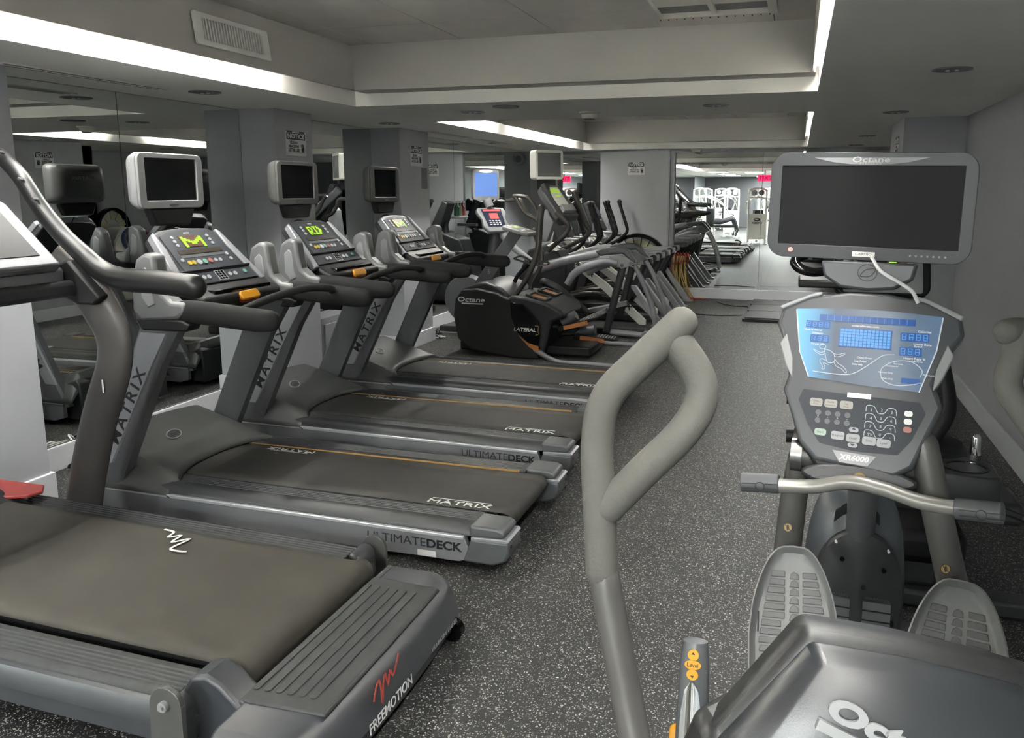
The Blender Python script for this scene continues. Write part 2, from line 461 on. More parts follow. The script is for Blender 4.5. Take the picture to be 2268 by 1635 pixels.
# access hatch / air intake in the near recess
hx0, hx1, hy1 = -.87, -.16, 4.93
hatch = thing('ceiling_hatch', 'large recessed metal ceiling grille with riveted frame near top right', 'ceiling grille', (-.5, 4.4, 2.6))
g = MB()
g.ring([(hx0, 3.9), (hx1, 3.9), (hx1, hy1), (hx0, hy1)], [(hx0 + .05, 3.95), (hx1 - .05, 3.95), (hx1 - .05, hy1 - .05), (hx0 + .05, hy1 - .05)], ZT - .025, ZT + .02)
g.build('frame', m_tile, hatch, flat=True)
MB().box(-.53, -.5, 3.95, hy1 - .05, ZT - .015, ZT + .02).build('divider', m_tile, hatch, flat=True)
MB().box(hx0 + .05, hx1 - .05, 3.95, hy1 - .05, ZT + .004, ZT + .016).build('screen', m_wall_dark, hatch, flat=True)
rv = MB()
for i in range(14): rv.cyl((hx0 + .04 + i * .048, hy1 - .025, ZT - .028), (0, 0, 1), .004, .006, 6)
rv.build('rivet', m_dark, hatch)
# air register on the left side of the near recess
vx = TX0 + .125
reg = thing('air_register', 'louvred air vent on side of near ceiling recess', 'vent', (vx, 3.95, 2.45))
Mv = frame((vx - .012, 3.96, 2.50), (0, 1, 0), (-.13, 0, 1))
MB().ring(rrect(.62, .17, .005, 1), rrect(.5, .115, .005, 1), 0, .012, Mv).build('frame', m_ceil, reg, flat=True)
MB().box(-.25, .25, -.058, .058, -.003, .002, Mv).build('duct', m_dark, reg, flat=True)
for i in range(22):
    MB().box(-.245 + i * .0228, -.236 + i * .0228, -.057, .057, .002, .013, Mv).build('louvre', m_ceil, reg, flat=True)
reg2 = thing('air_register', 'small louvred air vent on side of far ceiling recess', 'vent', (vx, 8.0, 2.45))
Mv = frame((vx - .012, 7.75, 2.50), (0, 1, 0), (-.13, 0, 1))
MB().ring(rrect(.62, .17, .005, 1), rrect(.5, .115, .005, 1), 0, .012, Mv).build('frame', m_ceil, reg2, flat=True)
MB().box(-.25, .25, -.058, .058, -.003, .006, Mv).build('grille', m_wall_dark, reg2, flat=True)

# recessed downlights (off)
DL = [(.73, 4.68, 'large one in the right soffit nearest the camera'), (.71, 7.04, 'in the right soffit, in front of the right column'), (.72, 9.97, 'in the right soffit beyond the right column'),
      (.72, 11.9, 'farthest one in the right soffit'), (-.61, 6.11, 'in the cross beam, right of centre'), (-2.52, 6.07, 'in the cross beam, left of centre'),
      (-3.68, 6.85, 'in the left soffit between the two notice columns'), (-3.65, 4.38, 'in the left soffit above the first black television treadmill'), (-3.86, 10.06, 'in the left soffit far back'), (.72, 2.2, 'in the right soffit above the camera'), (-3.65, 1.9, 'in the left soffit above the near white column')]
dlp = None
for x, y, t in DL:
    lab = 'unlit recessed round downlight ' + t
    if dlp is None:
        dlp = thing('downlight', lab, 'downlight', (x, y, ZC), 'recessed downlights')
        MB().lathe([(.098, 0), (.098, -.006), (.078, -.006), (.074, .0), (.07, .002)], (x, y, ZC)).build('trim_ring', m_light, dlp)
        MB().lathe([(.0, -.0015), (.072, -.0015), (.072, .0)], (x, y, ZC)).build('reflector', m_steel, dlp)
        for dx in (-.022, .022): MB().cyl((x + dx, y, ZC - .008), (0, 0, 1), .011, .006, 10).build('bulb', m_white, dlp)
    else: dup(dlp, (x, y, ZC), None, lab)
# slot diffusers in the left soffit
def slot(x, y0, y1, lab, wd=.12):
    t = thing('slot_diffuser', lab, 'vent', (x, (y0 + y1) / 2, ZC))
    MB().ring(rrect(wd, y1 - y0, .004, 1, x, (y0 + y1) / 2), rrect(wd - .03, y1 - y0 - .03, .004, 1, x, (y0 + y1) / 2), ZC - .006, ZC + .001).build('frame', m_ceil, t, flat=True)
    for k in (-1, 1): MB().box(x - wd / 2 + .015, x + wd / 2 - .015, y0 + .015, y1 - .015, ZC - .003, ZC - .001).build('slot', m_dark, t, flat=True) if k > 0 else MB().box(x - .004, x + .004, y0 + .015, y1 - .015, ZC - .007, ZC - .001).build('vane', m_ceil, t, flat=True)
slot(-3.8, 3.1, 4.2, 'long slot air diffuser in the left soffit above the mirror, nearest one')
slot(-3.76, 7.9, 8.9, 'slot air diffuser in the left soffit beyond the third column')
slot(-3.76, 9.2, 10.4, 'slot air diffuser in the left soffit at the far end')
# stained access panel line on cross beam, smoke detectors
md = mat('detector_plastic', (205, 200, 192), .5)
for x, y, lab in ((-1.63, 6.35, 'round smoke detector under the cross beam'), (-1.5, 12.25, 'small smoke detector at the far wall above the mirror')):
    t = thing('smoke_detector', lab, 'smoke detector', (x, y, ZC))
    MB().lathe([(.085, 0), (.085, -.012), (.068, -.02), (.06, -.05), (.035, -.056), (.0, -.056)], (x, y, ZC), n=24).build('housing', md, t)
    MB().lathe([(.045, -.056), (.045, -.06), (.0, -.06)], (x, y, ZC)).build('sensor_cap', m_dark, t)
# flush round panel under beam
tag(MB().lathe([(.1, 0), (.1, -.008), (.0, -.01)], (-2.12, 5.75, ZC), n=28).build('ceiling_cover_plate', m_wall_dark, None), 'thin dark round cover plate on near edge of cross beam', 'cover plate')
# ceiling panels lighting the back of the room behind the camera
m_panel = bpy.data.materials.new('panel_light'); m_panel.use_nodes = True
nt = m_panel.node_tree; nt.nodes.remove(nt.nodes['Principled BSDF']); e = nt.nodes.new('ShaderNodeEmission')
e.inputs[0].default_value = (.96, 1.0, .98, 1); e.inputs[1].default_value = PANEL_W
nt.links.new(e.outputs[0], nt.nodes['Material Output'].inputs[0])
for i, (x, y) in enumerate(((-2.6, -2.4), (-.4, -2.4), (-1.5, -3.9), (-2.6, -6.0), (-.4, -6.0), (-2.6, -8.8), (-.4, -8.8), (-1.5, -11.6))):  # nearest two are added fill for the machine fronts
    t = thing('ceiling_light', 'white fluorescent ceiling light, %s' % ('left one nearest behind the camera, added as fill', 'right one nearest behind the camera, added as fill', 'centre one of the second rank behind the camera', 'left one of the third rank behind the camera', 'right one of the third rank behind the camera', 'left one of the fourth rank behind the camera', 'right one of the fourth rank behind the camera', 'farthest one behind the camera')[i], 'ceiling light', (x, y, ZC), 'fluorescent lights in the reflected room')
    MB().ring(rrect(.62, 1.22, .01, 1, x, y), rrect(.56, 1.16, .01, 1, x, y), ZC - .02, ZC).build('frame', m_white, t, flat=True)
    MB().box(x - .28, x + .28, y - .58, y + .58, ZC - .014, ZC - .002).build('diffuser', m_panel, t, flat=True)

# notice signs
m_sign = mat('sign_plate', (196, 196, 196), .45)
def notice(M, wd, ht, lab, back=None):
    t = thing('notice_sign', lab, 'sign', tuple(M.translation), 'cleaning notices')
    MB().prism(rrect(wd, ht, .004, 1), 0, .003, 'z', M).build('plate', m_sign, t, flat=True)
    MB().prism([(-wd * .46, ht * .18), (wd * .46, ht * .18), (wd * .46, ht * .46), (-wd * .46, ht * .46)], .003, .0036, 'z', M).build('header', m_blackp, t, flat=True)
    MB().text('NOTICE', ht * .27, M @ Matrix.Translation((0, ht * .32, .0038)), .0003, sx=1.12 * wd / ht / 1.35, bold=.002).build('heading', m_sign, t, flat=True)
    b_ = MB()
    for i, s_ in enumerate(('CLEAN', 'MACHINE', 'AFTER USE')):
        b_.text(s_, ht * .17, M @ Matrix.Translation((-wd * .12, ht * (.06 - .16 * i), .0033)), .0003, bold=.001)
    b_.build('wording', m_blackp, t, flat=True)
    # hand pictogram
    h = MB(); c = (wd * .33, -ht * .17)
    h.prism([(c[0] - .018, c[1] - .03), (c[0] + .016, c[1] - .03), (c[0] + .02, c[1] + .005), (c[0] - .02, c[1] + .01)], .003, .0036, 'z', M)
    for k in range(4): h.prism([(c[0] - .02 + k * .0105, c[1]), (c[0] - .012 + k * .0105, c[1]), (c[0] - .018 + k * .0105, c[1] + .038 - abs(k - 1.5) * .005), (c[0] - .025 + k * .0105, c[1] + .034 - abs(k - 1.5) * .005)], .003, .0036, 'z', M)
    h.build('hand_symbol', m_blackp, t, flat=True)
    m2 = MB()
    for k in (-1, 1): m2.box(k * wd * .3 - .03, k * wd * .3 + .03, ht * .5 - .006, ht * .5 + .008, .001, .006, M)
    m2.build('clip', m_dark, t, flat=True)
    return t
notice(frame((-3.85 + .001, 5.615, 2.015), (0, 1, 0), (0, 0, 1)), .27, .185, 'notice sign on the second column, above the middle treadmill television')
notice(frame((-3.85 + .001, 7.72, 2.0), (0, 1, 0), (0, 0, 1)), .27, .19, 'notice sign on the third column, above the smallest treadmill television')
notice(frame((-2.43, YB - .051, 1.985), (1, 0, 0), (0, 0, 1)), .27, .185, 'notice sign on the back wall above the black wheel')
notice(frame((.84 - .001, 8.0, 2.03), (0, -1, 0), (0, 0, 1)), .27, .19, 'notice sign on the narrow face of the right column')
pp = thing('paper_sheet', 'pale printed paper sheet taped on the third column beside the television', 'paper', (-3.849, 7.88, 1.75))
Mp = frame((-3.849, 7.9, 1.78), (0, 1, 0), (0, 0, 1))
MB().box(-.07, .07, -.11, .11, 0, .001, Mp).build('sheet', mat('faded_paper', (150, 150, 152), .7), pp, flat=True)
b_ = MB()
for i in range(7): b_.box(-.055, -.055 + (.1 if i % 3 else .07), .08 - i * .025, .087 - i * .025, .001, .0014, Mp)
b_.build('print_lines', m_wall_dark, pp, flat=True)
# emergency light at far left corner
el = thing('emergency_light', 'round grey twin speaker style emergency light head on the far wall', 'emergency light', (-4.0, YB - .03, 2.17))
for dx in (-3.99,):
    MB().lathe([(.1, 0), (.1, .06), (.085, .075), (.06, .07), (.0, .07)], (dx, YB - .02, 2.155), (0, -1, 0), 24).build('housing', m_wall, el)
    MB().lathe([(.055, .072), (.055, .078), (.0, .08)], (dx, YB - .02, 2.155), (0, -1, 0), 20).build('lens', m_wall_dark, el)

# ------------------------------------------------------------------ the three like treadmills
m_belt = mat('running_belt', (62, 60, 57), .62, noise=.22, nscale=5, bump=.25, bscale=900)
m_hood = mat('hood_plastic', (86, 88, 86), .42, noise=.05, nscale=8, bump=.12, bscale=700)
m_panel_silver = mat('deck_side_paint', (160, 162, 167), .42, metal=.2, noise=.02, nscale=30)
m_strip = mat('silver_edge', (205, 207, 210), .3, metal=.5)
m_wood = mat('wood_edge', (206, 160, 96), .5, noise=.1, nscale=60)
m_yellow = mat('yellow_stop', (250, 176, 40), .35)
m_red = mat('red_rim', (190, 60, 45), .4)
def led(name, c, e): return mat(name, c, .4, emit=e)
m_green = led('led_green', (140, 225, 30), .9)
m_ledoff = led('led_backlight', (110, 70, 55), .15)
m_ledbar = mat('led_bar', (66, 58, 46), .45, spec=.25)
m_face = mat('console_face', (72, 76, 82), .55, spec=.25)
m_btn_w = mat('button_white', (210, 214, 216), .4, emit=.15)
m_btn_y = mat('button_yellow', (232, 200, 70), .4, emit=.15)
m_btn_g = mat('button_green', (130, 190, 170), .4)
m_btn_r = mat('button_red', (200, 120, 115), .4)

YC = 3.49
def treadmill():
    t = thing('treadmill', 'treadmill numbered 2 with a light silver television bezel, nearest of three alike', 'treadmill', (-2.2, YC, 0), 'row of three alike treadmills')
    B = lambda: MB()
    # frame
    fr_ = B()
    for s in (-1, 1):
        y = YC + s * .44
        fr_.prism([(-3.38, .06), (-3.30, .035), (-1.36, .035), (-1.30, .06), (-1.335, .150), (-3.38, .165)], y - .018, y + .018, 'y')
    fr_.box(-3.3, -1.4, YC - .42, YC + .42, .07, .14)
    fr_.build('frame', m_panel_silver, t, bevel=.004)
    for s in (-1, 1):
        y = YC + s * .444
        B().prism([(-3.38, .158), (-1.335, .140), (-1.335, .156), (-3.38, .176)], y - .019, y + .019, 'y').build('edge_strip', m_strip, t, bevel=.003)
    # side rails you stand on, with grooves
    for s in (-1, 1):
        prof = [(.27, .15), (.27, .196), (.285, .202)]
        for k in range(5): prof += [(.30 + k * .017, .203), (.303 + k * .017, .199), (.310 + k * .017, .199), (.313 + k * .017, .203)]
        prof += [(.40, .202), (.425, .192), (.445, .17), (.447, .155)]
        rings = [[(x, YC + s * p[0], p[1] + dz) for p in prof] for x, dz in ((-3.1, .012), (-1.30, 0))]
        B().loft(rings, True, True).build('side_rail', m_dark, t)
        if s > 0: B().box(-3.0, -1.33, YC + s * .268 - .0015, YC + s * .268 + .0015, .190, .2065).build('wood_strip', m_wood, t, flat=True)
    # belt wraps round the rear roller
    def belt(u, v):
        a = u * 3
        y = YC + (v - .5) * .52
        if u < .9: return (-3.15 + (u / .9) * 1.93, y, .204 - (u / .9) * .006)
        th = (u - .9) / .1 * pi
        return (-1.22 + .045 * sin(th), y, .198 - .045 + .045 * cos(th))
    B().grid(belt, 60, 6).build('running_belt', m_belt, t, solid=.004)
    B().box(-3.1, -1.25, YC - .26, YC + .26, .12, .196).build('deck_board', m_black, t, flat=True)
    B().cyl((-1.22, YC, .153), (0, 1, 0), .036, .56, 16).build('rear_roller', m_steel, t)
    lg = B()
    for xx, off in ((-1.46, -.155), (-3.02, .155)):
        if off < 0: lg.text('MATRIX', .06, frame((xx, YC - .222, .2), (1, 0, 0), (0, 1, 0)), .0006, sx=1.5)
        if off < 0: lg.box(xx - .15, xx + .15, YC - .185, YC - .183, .199, .2012)
    lg.text('MATRIX', .05, frame((-2.68, YC + .225, .203), (-1, 0, 0), (0, -1, 0)), .0006, sx=1.7)
    lg.box(-2.8, -2.56, YC + .195, YC + .197, .202, .2036)
    lg.build('belt_lettering', m_white, t, flat=True)
    # rear end caps
    for s in (-1, 1):
        y0, y1 = sorted((YC + s * .30, YC + s * .462))
        B().prism([(-1.345, .04), (-1.20, .036), (-1.14, .06), (-1.125, .10), (-1.125, .150), (-1.30, .150)], y0, y1, 'y').build('end_cap', m_mid, t, bevel=.012, seg=3)
        B().prism([(-1.30, .143), (-1.135, .146), (-1.122, .155), (-1.135, .164), (-1.30, .158)], y0 - .002, y1 + .002, 'y').build('cap_band', m_silver, t, bevel=.003)
        B().prism([(-1.31, .155), (-1.16, .160), (-1.14, .175), (-1.15, .196), (-1.18, .207), (-1.31, .208)], y0 + (0 if s > 0 else .006), y1 - (0 if s < 0 else .006), 'y').build('cap_cover', m_mid, t, bevel=.014, seg=3)
        for zz in (.08, .125): B().cyl((-1.124, YC + s * .43, zz), (1, 0, 0), .008, .006, 10).build('screw', m_dark, t)
    for s in (-1, 1):
        B().cyl((-1.72, YC + s * .4, .02), (0, 0, 1), .022, .04, 12).build('foot', m_black, t)
        B().cyl((-3.2, YC + s * .4, .02), (0, 0, 1), .022, .04, 12).build('foot', m_black, t)
        Mt = frame((-1.58, YC + s * .4585, .098), (1, 0, 0) if s < 0 else (-1, 0, 0), (0, 0, 1))
        tx = B()
        if s < 0:
            tx.text('ULTIMATE', .056, Mt @ Matrix.Translation((-.085, .004, .0005)), .0004, sx=1.15)
            B().text('DECK', .054, Mt @ Matrix.Translation((.148, .002, .0005)), .0004, sx=1.2, bold=.0018).build('deck_lettering', m_blackp, t, flat=True)
            tx.build('ultimate_lettering', m_dark, t, flat=True)
            B().box(.02, .11, -.058, -.03, 0, .001, Mt).build('serial_sticker', m_white, t, flat=True)
    # motor hood
    def hood(u, v):
        k = (v - .5) * 2; ak = abs(k)
        xr = -3.03 + .13 * min(1, ak / .8) ** 2.4
        xf = -3.50 + .03 * ak
        x = xf + (xr - xf) * u
        zt = .415 - .19 * u ** 1.1 - .035 * ak ** 2 + .04 * u * ak ** 2
        if u < .1: zt -= (.1 - u) * .9
        z = zt if ak < .74 else zt - (zt - .170) * ((ak - .74) / .26) ** 1.15
        if u > .96: z -= .014
        return (x, YC + k * .468, z)
    B().grid(hood, 24, 40).build('motor_hood', m_hood, t, solid=.004, ang=28)
    B().prism([(-3.5, .03), (-3.49, .30), (-3.46, .33), (-3.1, .2), (-3.1, .05)], YC - .40, YC + .40, 'y').build('motor_box', m_dark, t, bevel=.01)
    Me = frame((-3.25, YC - .03, .320), (.35, -1, -.09), (.9, .35, -.40))
    B().ring(ellipse(.062, .036), ellipse(.056, .030), -.012, .006, Me).build('badge_ring', m_light, t)
    B().prism(ellipse(.056, .030), -.012, .003, 'z', Me).text('MATRIX', .022, Me @ Matrix.Translation((0, 0, .0035)), .0004).build('badge', m_dark, t)
    # uprights
    for s in (-1, 1):
        y0, y1 = sorted((YC + s * .375, YC + s * .452))
        yo = YC + s * .452
        rg = []
        for x0_, x1_, z in ((-3.42, -3.22, .14), (-3.37, -3.18, .25), (-3.10, -2.90, .82), (-3.00, -2.76, 1.03)):
            c = (x0_ + x1_) / 2; hw = (x1_ - x0_) / 2
            rg.append([(c + hw * .97, y1 - .012, z), (c + hw * .7, y1, z), (c - hw * .8, y1, z), (c - hw, y1 - .015, z), (c - hw, y0 + .015, z), (c - hw * .8, y0, z), (c + hw * .7, y0, z), (c + hw * .97, y0 + .012, z)])
        B().loft(rg).build('upright', m_silverd if s < 0 else m_mid, t)
        # lighter cover with the wordmark
        cv = []
        ys_ = yo + s * .001
        for x0_, x1_, z in ((-3.35, -3.235, .30), (-3.085, -2.935, .82), (-3.005, -2.835, .98)):
            cv.append([(x0_, ys_ - s * .004, z), (x0_ + .012, ys_ + s * .006, z), (x1_ - .012, ys_ + s * .006, z), (x1_, ys_ - s * .004, z)])
        B().loft(cv).build('upright_cover', m_silver, t)
        d = Vector((-2.985 + 3.28, 0, .88 - .34)).normalized()
        n_ = Vector((0, s, 0)); yd = n_.cross(d)
        Mu = frame((-3.112, ys_ + s * .0065, .60), d if s < 0 else -d, yd if s < 0 else -yd)
        B().text('MATRIX', .082, Mu, .0006, sx=1.22, space=1.32, bold=.0014).build('wordmark', m_blackp, t, flat=True)
    # handrails: silver shroud then foam
    for s in (-1, 1):
        y = YC + s * .42
        def xz(pts, r, n=14, flat=1.0): return [(x, y, z) for x, z in pts]
        sh = [(-2.99, 1.33), (-2.93, 1.365), (-2.88, 1.35), (-2.87, 1.25), (-2.855, 1.18), (-2.80, 1.135), (-2.72, 1.13), (-2.72, 1.08), (-2.77, 1.05), (-2.98, 1.03), (-3.03, 1.08), (-3.02, 1.2)]
        B().prism(sh, y - .045, y + .045, 'y').build('rail_shroud', mat('shroud_grey', (138, 140, 141), .42, noise=.03, nscale=20), t, bevel=.02, seg=3)
        rc = [(-2.965, 1.27), (-2.93, 1.30), (-2.91, 1.28), (-2.9, 1.17), (-2.88, 1.12), (-2.93, 1.10), (-2.965, 1.15)]
        B().prism(rc, y - .049, y + .049, 'y').build('shroud_inset', m_light, t, bevel=.008)
        B().prism([(-3.02, 1.045), (-2.75, 1.05), (-2.7, 1.03), (-2.72, .995), (-2.98, .99)], y - .043, y + .043, 'y').build('rail_base', m_black, t, bevel=.01)
        fo = [(-2.81, 1.085), (-2.74, 1.13), (-2.70, 1.138), (-2.45, 1.122), (-2.245, 1.108), (-2.222, 1.09), (-2.30, 1.015), (-2.34, 1.0), (-2.5, 1.01), (-2.75, 1.022), (-2.83, 1.03)]
        B().round_tube([(-2.84, y, 1.062), (-2.78, y, 1.082), (-2.70, y, 1.085), (-2.5, y, 1.072), (-2.36, y, 1.062), (-2.29, y, 1.062)], [.032, .052, .056, .056, .055, .050], 20, 4, flat=.78).build('foam_handrail', m_foam, t)
    B().tube([(-2.66, YC - .40, 1.06), (-2.60, YC - .33, 1.05), (-2.62, YC - .15, 1.07), (-2.60, YC + .02, 1.10), (-2.53, YC + .2, 1.13), (-2.46, YC + .33, 1.12), (-2.48, YC + .41, 1.09)], .021, 12, 5).build('grip_bar', m_foam, t)
    # console
    Mc = frame((-2.975, YC - .02, 1.315), (0, 1, 0), (-.27, 0, .27 * 1.12))
    outer = [(-.30, -.19), (.30, -.19), (.235, .155), (.17, .185), (0, .197), (-.17, .185), (-.235, .155)]
    B().prism(outer, -.07, 0, 'z', Mc).build('console_body', m_dark, t, bevel=.012, seg=3)
    B().prism([(-.205, -.09), (.205, -.09), (.195, .14), (.12, .165), (0, .172), (-.12, .165), (-.195, .14)], 0, .004, 'z', Mc).build('display_face', m_face, t, flat=True)
    for s in (-1, 1):
        B().prism([(s * .222, .165), (s * .245, .15), (s * .315, -.20), (s * .27, -.20), (s * .222, .05)], -.03, .012, 'z', Mc).build('side_trim', m_silver, t, bevel=.006)
    B().prism([(-.25, -.10), (.25, -.10), (.262, -.185), (-.262, -.185)], 0, .014, 'z', Mc).build('keypad_shelf', m_face, t, bevel=.004)
    B().box(-.26, .26, -.104, -.094, .0, .022, Mc).build('reading_ledge', m_black, t, bevel=.003)
    # led matrix and bar
    B().box(-.08, .075, .06, .135, .004, .007, Mc).build('matrix_display', m_ledoff, t, flat=True)
    B().box(-.155, .16, .015, .042, .004, .006, Mc).build('text_display', m_ledbar, t, flat=True)
    B().box(-.16, .17, -.008, .01, .004, .0055, Mc).build('display_strip', m_mid, t, flat=True)
    pat = ['1......1', '11....11', '111..111', '1.1111.1', '1..11..1', '1......1', '1......1']
    bb = B()
    for r_, row in enumerate(pat):
        for c_, ch in enumerate(row):
            if ch == '1': bb.box(-.073 + c_ * .0185, -.073 + c_ * .0185 + .0165, .126 - r_ * .0102 - .0086, .126 - r_ * .0102, .007, .0085, Mc)
    bb.build('lit_letter', m_green, t, flat=True)
    def button(x, y, r_, m_, z=.006, nm='button'): B().cyl((x, y, z), (0, 0, 1), r_, .006, 12, Mc).build(nm, m_, t)
    for i in range(3):
        for s in (-1, 1): button(s * .125 + (0 if s < 0 else .005), .126 - i * .026, .0095, m_btn_w)
    for xx, yy, r_ in ((.17, -.005, .01), (.175, -.04, .01), (-.17, -.02, .01), (-.065, -.04, .016), (.055, -.04, .011), (.09, -.04, .011)): button(xx, yy, r_, m_btn_w)
    for xx in (-.13, -.095, .065, .105): button(xx, -.145, .012, m_btn_w, .016)
    for xx in (-.135, -.105): button(xx, -.04, .0125, m_btn_y, .006, 'yellow_button')
    button(-.025, -.04, .016, m_btn_g, .006, 'green_button'); button(.185, -.14, .012, m_btn_g, .016, 'green_button')
    button(.016, -.04, .015, m_btn_r, .006, 'red_button')
    for i in range(3):
        for j in range(4): B().box(-.03 + i * .021, -.015 + i * .021, -.127 - j * .0145, -.117 - j * .0145, .014, .0165, Mc).build('number_key', m_blackg, t, flat=True)
    B().box(-.036, .035, -.176, -.112, .014, .0152, Mc).build('keypad_plate', m_light, t, flat=True)
    tx = B().text('MATRIX', .012, Mc @ Matrix.Translation((0, .152, .0045)), .0003)
    tx.build('small_lettering', m_white, t, flat=True)
    # tray and stop button
    B().prism([(-2.86, 1.19), (-2.80, 1.15), (-2.74, 1.13), (-2.74, 1.07), (-2.80, 1.03), (-2.95, 1.02), (-3.0, 1.12)], YC - .30, YC + .30, 'y').build('accessory_tray', m_black, t, bevel=.018, seg=3)
    B().box(-2.86, -2.765, YC - .2, YC + .24, 1.135, 1.158).build('tray_recess', m_blackg, t, bevel=.004)
    Ms = frame((-2.745, YC + .02, 1.108), (0, 1, 0), (-.5, 0, .8))
    B().prism(rrect(.155, .06, .022, 4), -.01, .004, 'z', Ms).build('stop_rim', m_red, t)
    B().prism(rrect(.145, .05, .02, 4), 0, .022, 'z', Ms).build('stop_button', m_yellow, t, bevel=.006, seg=3)
    # television
    B().prism([(-.12, 0), (.12, 0), (.16, .09), (-.16, .09)], -.05, .0, 'z', frame((-3.16, YC, 1.47), (0, 1, 0), (0, 0, 1))).build('television_bracket', m_black, t, bevel=.01)
    B().tube([(-3.19, YC - .06, 1.42), (-3.17, YC - .02, 1.455), (-3.13, YC + .02, 1.45)], .004, 6, 4).build('cable', m_black, t)
    Mt = frame((-3.165, YC, 1.70), (0, 1, 0), (0.0, 0, 1))
    rg = [[(Mt @ Vector((p[0], p[1], z))) for p in rrect(wd, ht, r_, 5)] for wd, ht, r_, z in ((.34, .2, .05, -.10), (.42, .265, .05, -.075), (.462, .285, .045, -.03), (.462, .285, .04, -.004), (.45, .275, .036, 0))]
    shell = B().loft(rg).build('television_shell', m_light, t)
    bz = B().ring([(p[0], p[1] ) for p in rrect(.455, .28, .035, 5)], [(p[0], p[1]) for p in rrect(.36, .215, .006, 5, 0, .008)], -.002, .012, Mt).build('television_bezel', m_light, t, bevel=.004)
    B().box(-.178, .178, -.099, .116, -.002, .004, Mt).build('television_screen', m_screen, t, flat=True)
    B().box(-.03, .03, -.128, -.12, .011, .015, Mt).build('headphone_socket', m_steel, t, flat=True)
    B().text('MATRIX', .034, frame((-3.267, YC, 1.74), (0, -1, 0), (0, 0, 1)), .0005, sx=1.6).build('rear_wordmark', m_light, t, flat=True)
    nest(t, {'console_body': ('display_face', 'keypad_shelf', 'reading_ledge', 'matrix_display', 'text_display', 'display_strip', 'lit_letter', 'button', 'yellow_button', 'green_button', 'red_button', 'number_key', 'keypad_plate', 'small_lettering', 'side_trim'),
             'television_shell': ('television_bezel', 'television_screen', 'headphone_socket', 'rear_wordmark'), 'accessory_tray': ('tray_recess', 'stop_rim', 'stop_button'), 'motor_hood': ('badge_ring', 'badge'), 'running_belt': ('belt_lettering',)})
    return t
tm2 = treadmill()
def digit(t, txt, dx, yc):
    return MB().text(txt, .062, frame((-2.985 + dx, yc + .3745, .93), (1, 0, 0), (0, 0, 1)), .0006).build('number_decal', m_light, t, flat=True)
m_bez2 = mat('television_grey', (104, 104, 102), .42, bump=.1, bscale=600)
m_bez3 = mat('television_dark', (74, 74, 72), .42, bump=.1, bscale=600)
tm3, mm3 = dup(tm2, (-2.25, YC + 1.19, 0), None, 'treadmill numbered 3 with a mid grey television, middle of three alike')
tm4, mm4 = dup(tm2, (-2.26, YC + 2.40, 0), None, 'treadmill numbered 4 with a dark grey television, farthest of three alike')
digit(tm2, '2', 0, YC); digit(tm3, '3', -.05, YC + 1.19); digit(tm4, '4', -.06, YC + 2.40)
for mm, mt in ((mm3, m_bez2), (mm4, m_bez3)):
    for o, c in mm.items():
        if o.name.startswith(('television_shell', 'television_bezel')): setmat(c, mt)
        if o.name.startswith('lit_letter') and mt is m_bez2:
            Mr = frame((-2.975, YC - .02, 1.315), (0, 1, 0), (-.27, 0, .27 * 1.12)) @ Matrix.Translation((-.003, .097, .0075))
            g_ = MB()
            for q_, row in enumerate(('1110.111.1..', '1..1..1..11.', '1..1..1...11', '1110..1...11', '1.1...1..11.', '1..1.111.1..')):
                for c_, ch in enumerate(row):
                    if ch == '1': g_.box(-.07 + c_ * .0118, -.07 + c_ * .0118 + .0108, .030 - q_ * .0115 - .0095, .030 - q_ * .0115, 0, .0015, Mr)
            r_ = g_.build('tmp', m_green, tm2, flat=True)
            c.data = r_.data; c.name = 'lit_lettering'; bpy.data.objects.remove(r_)

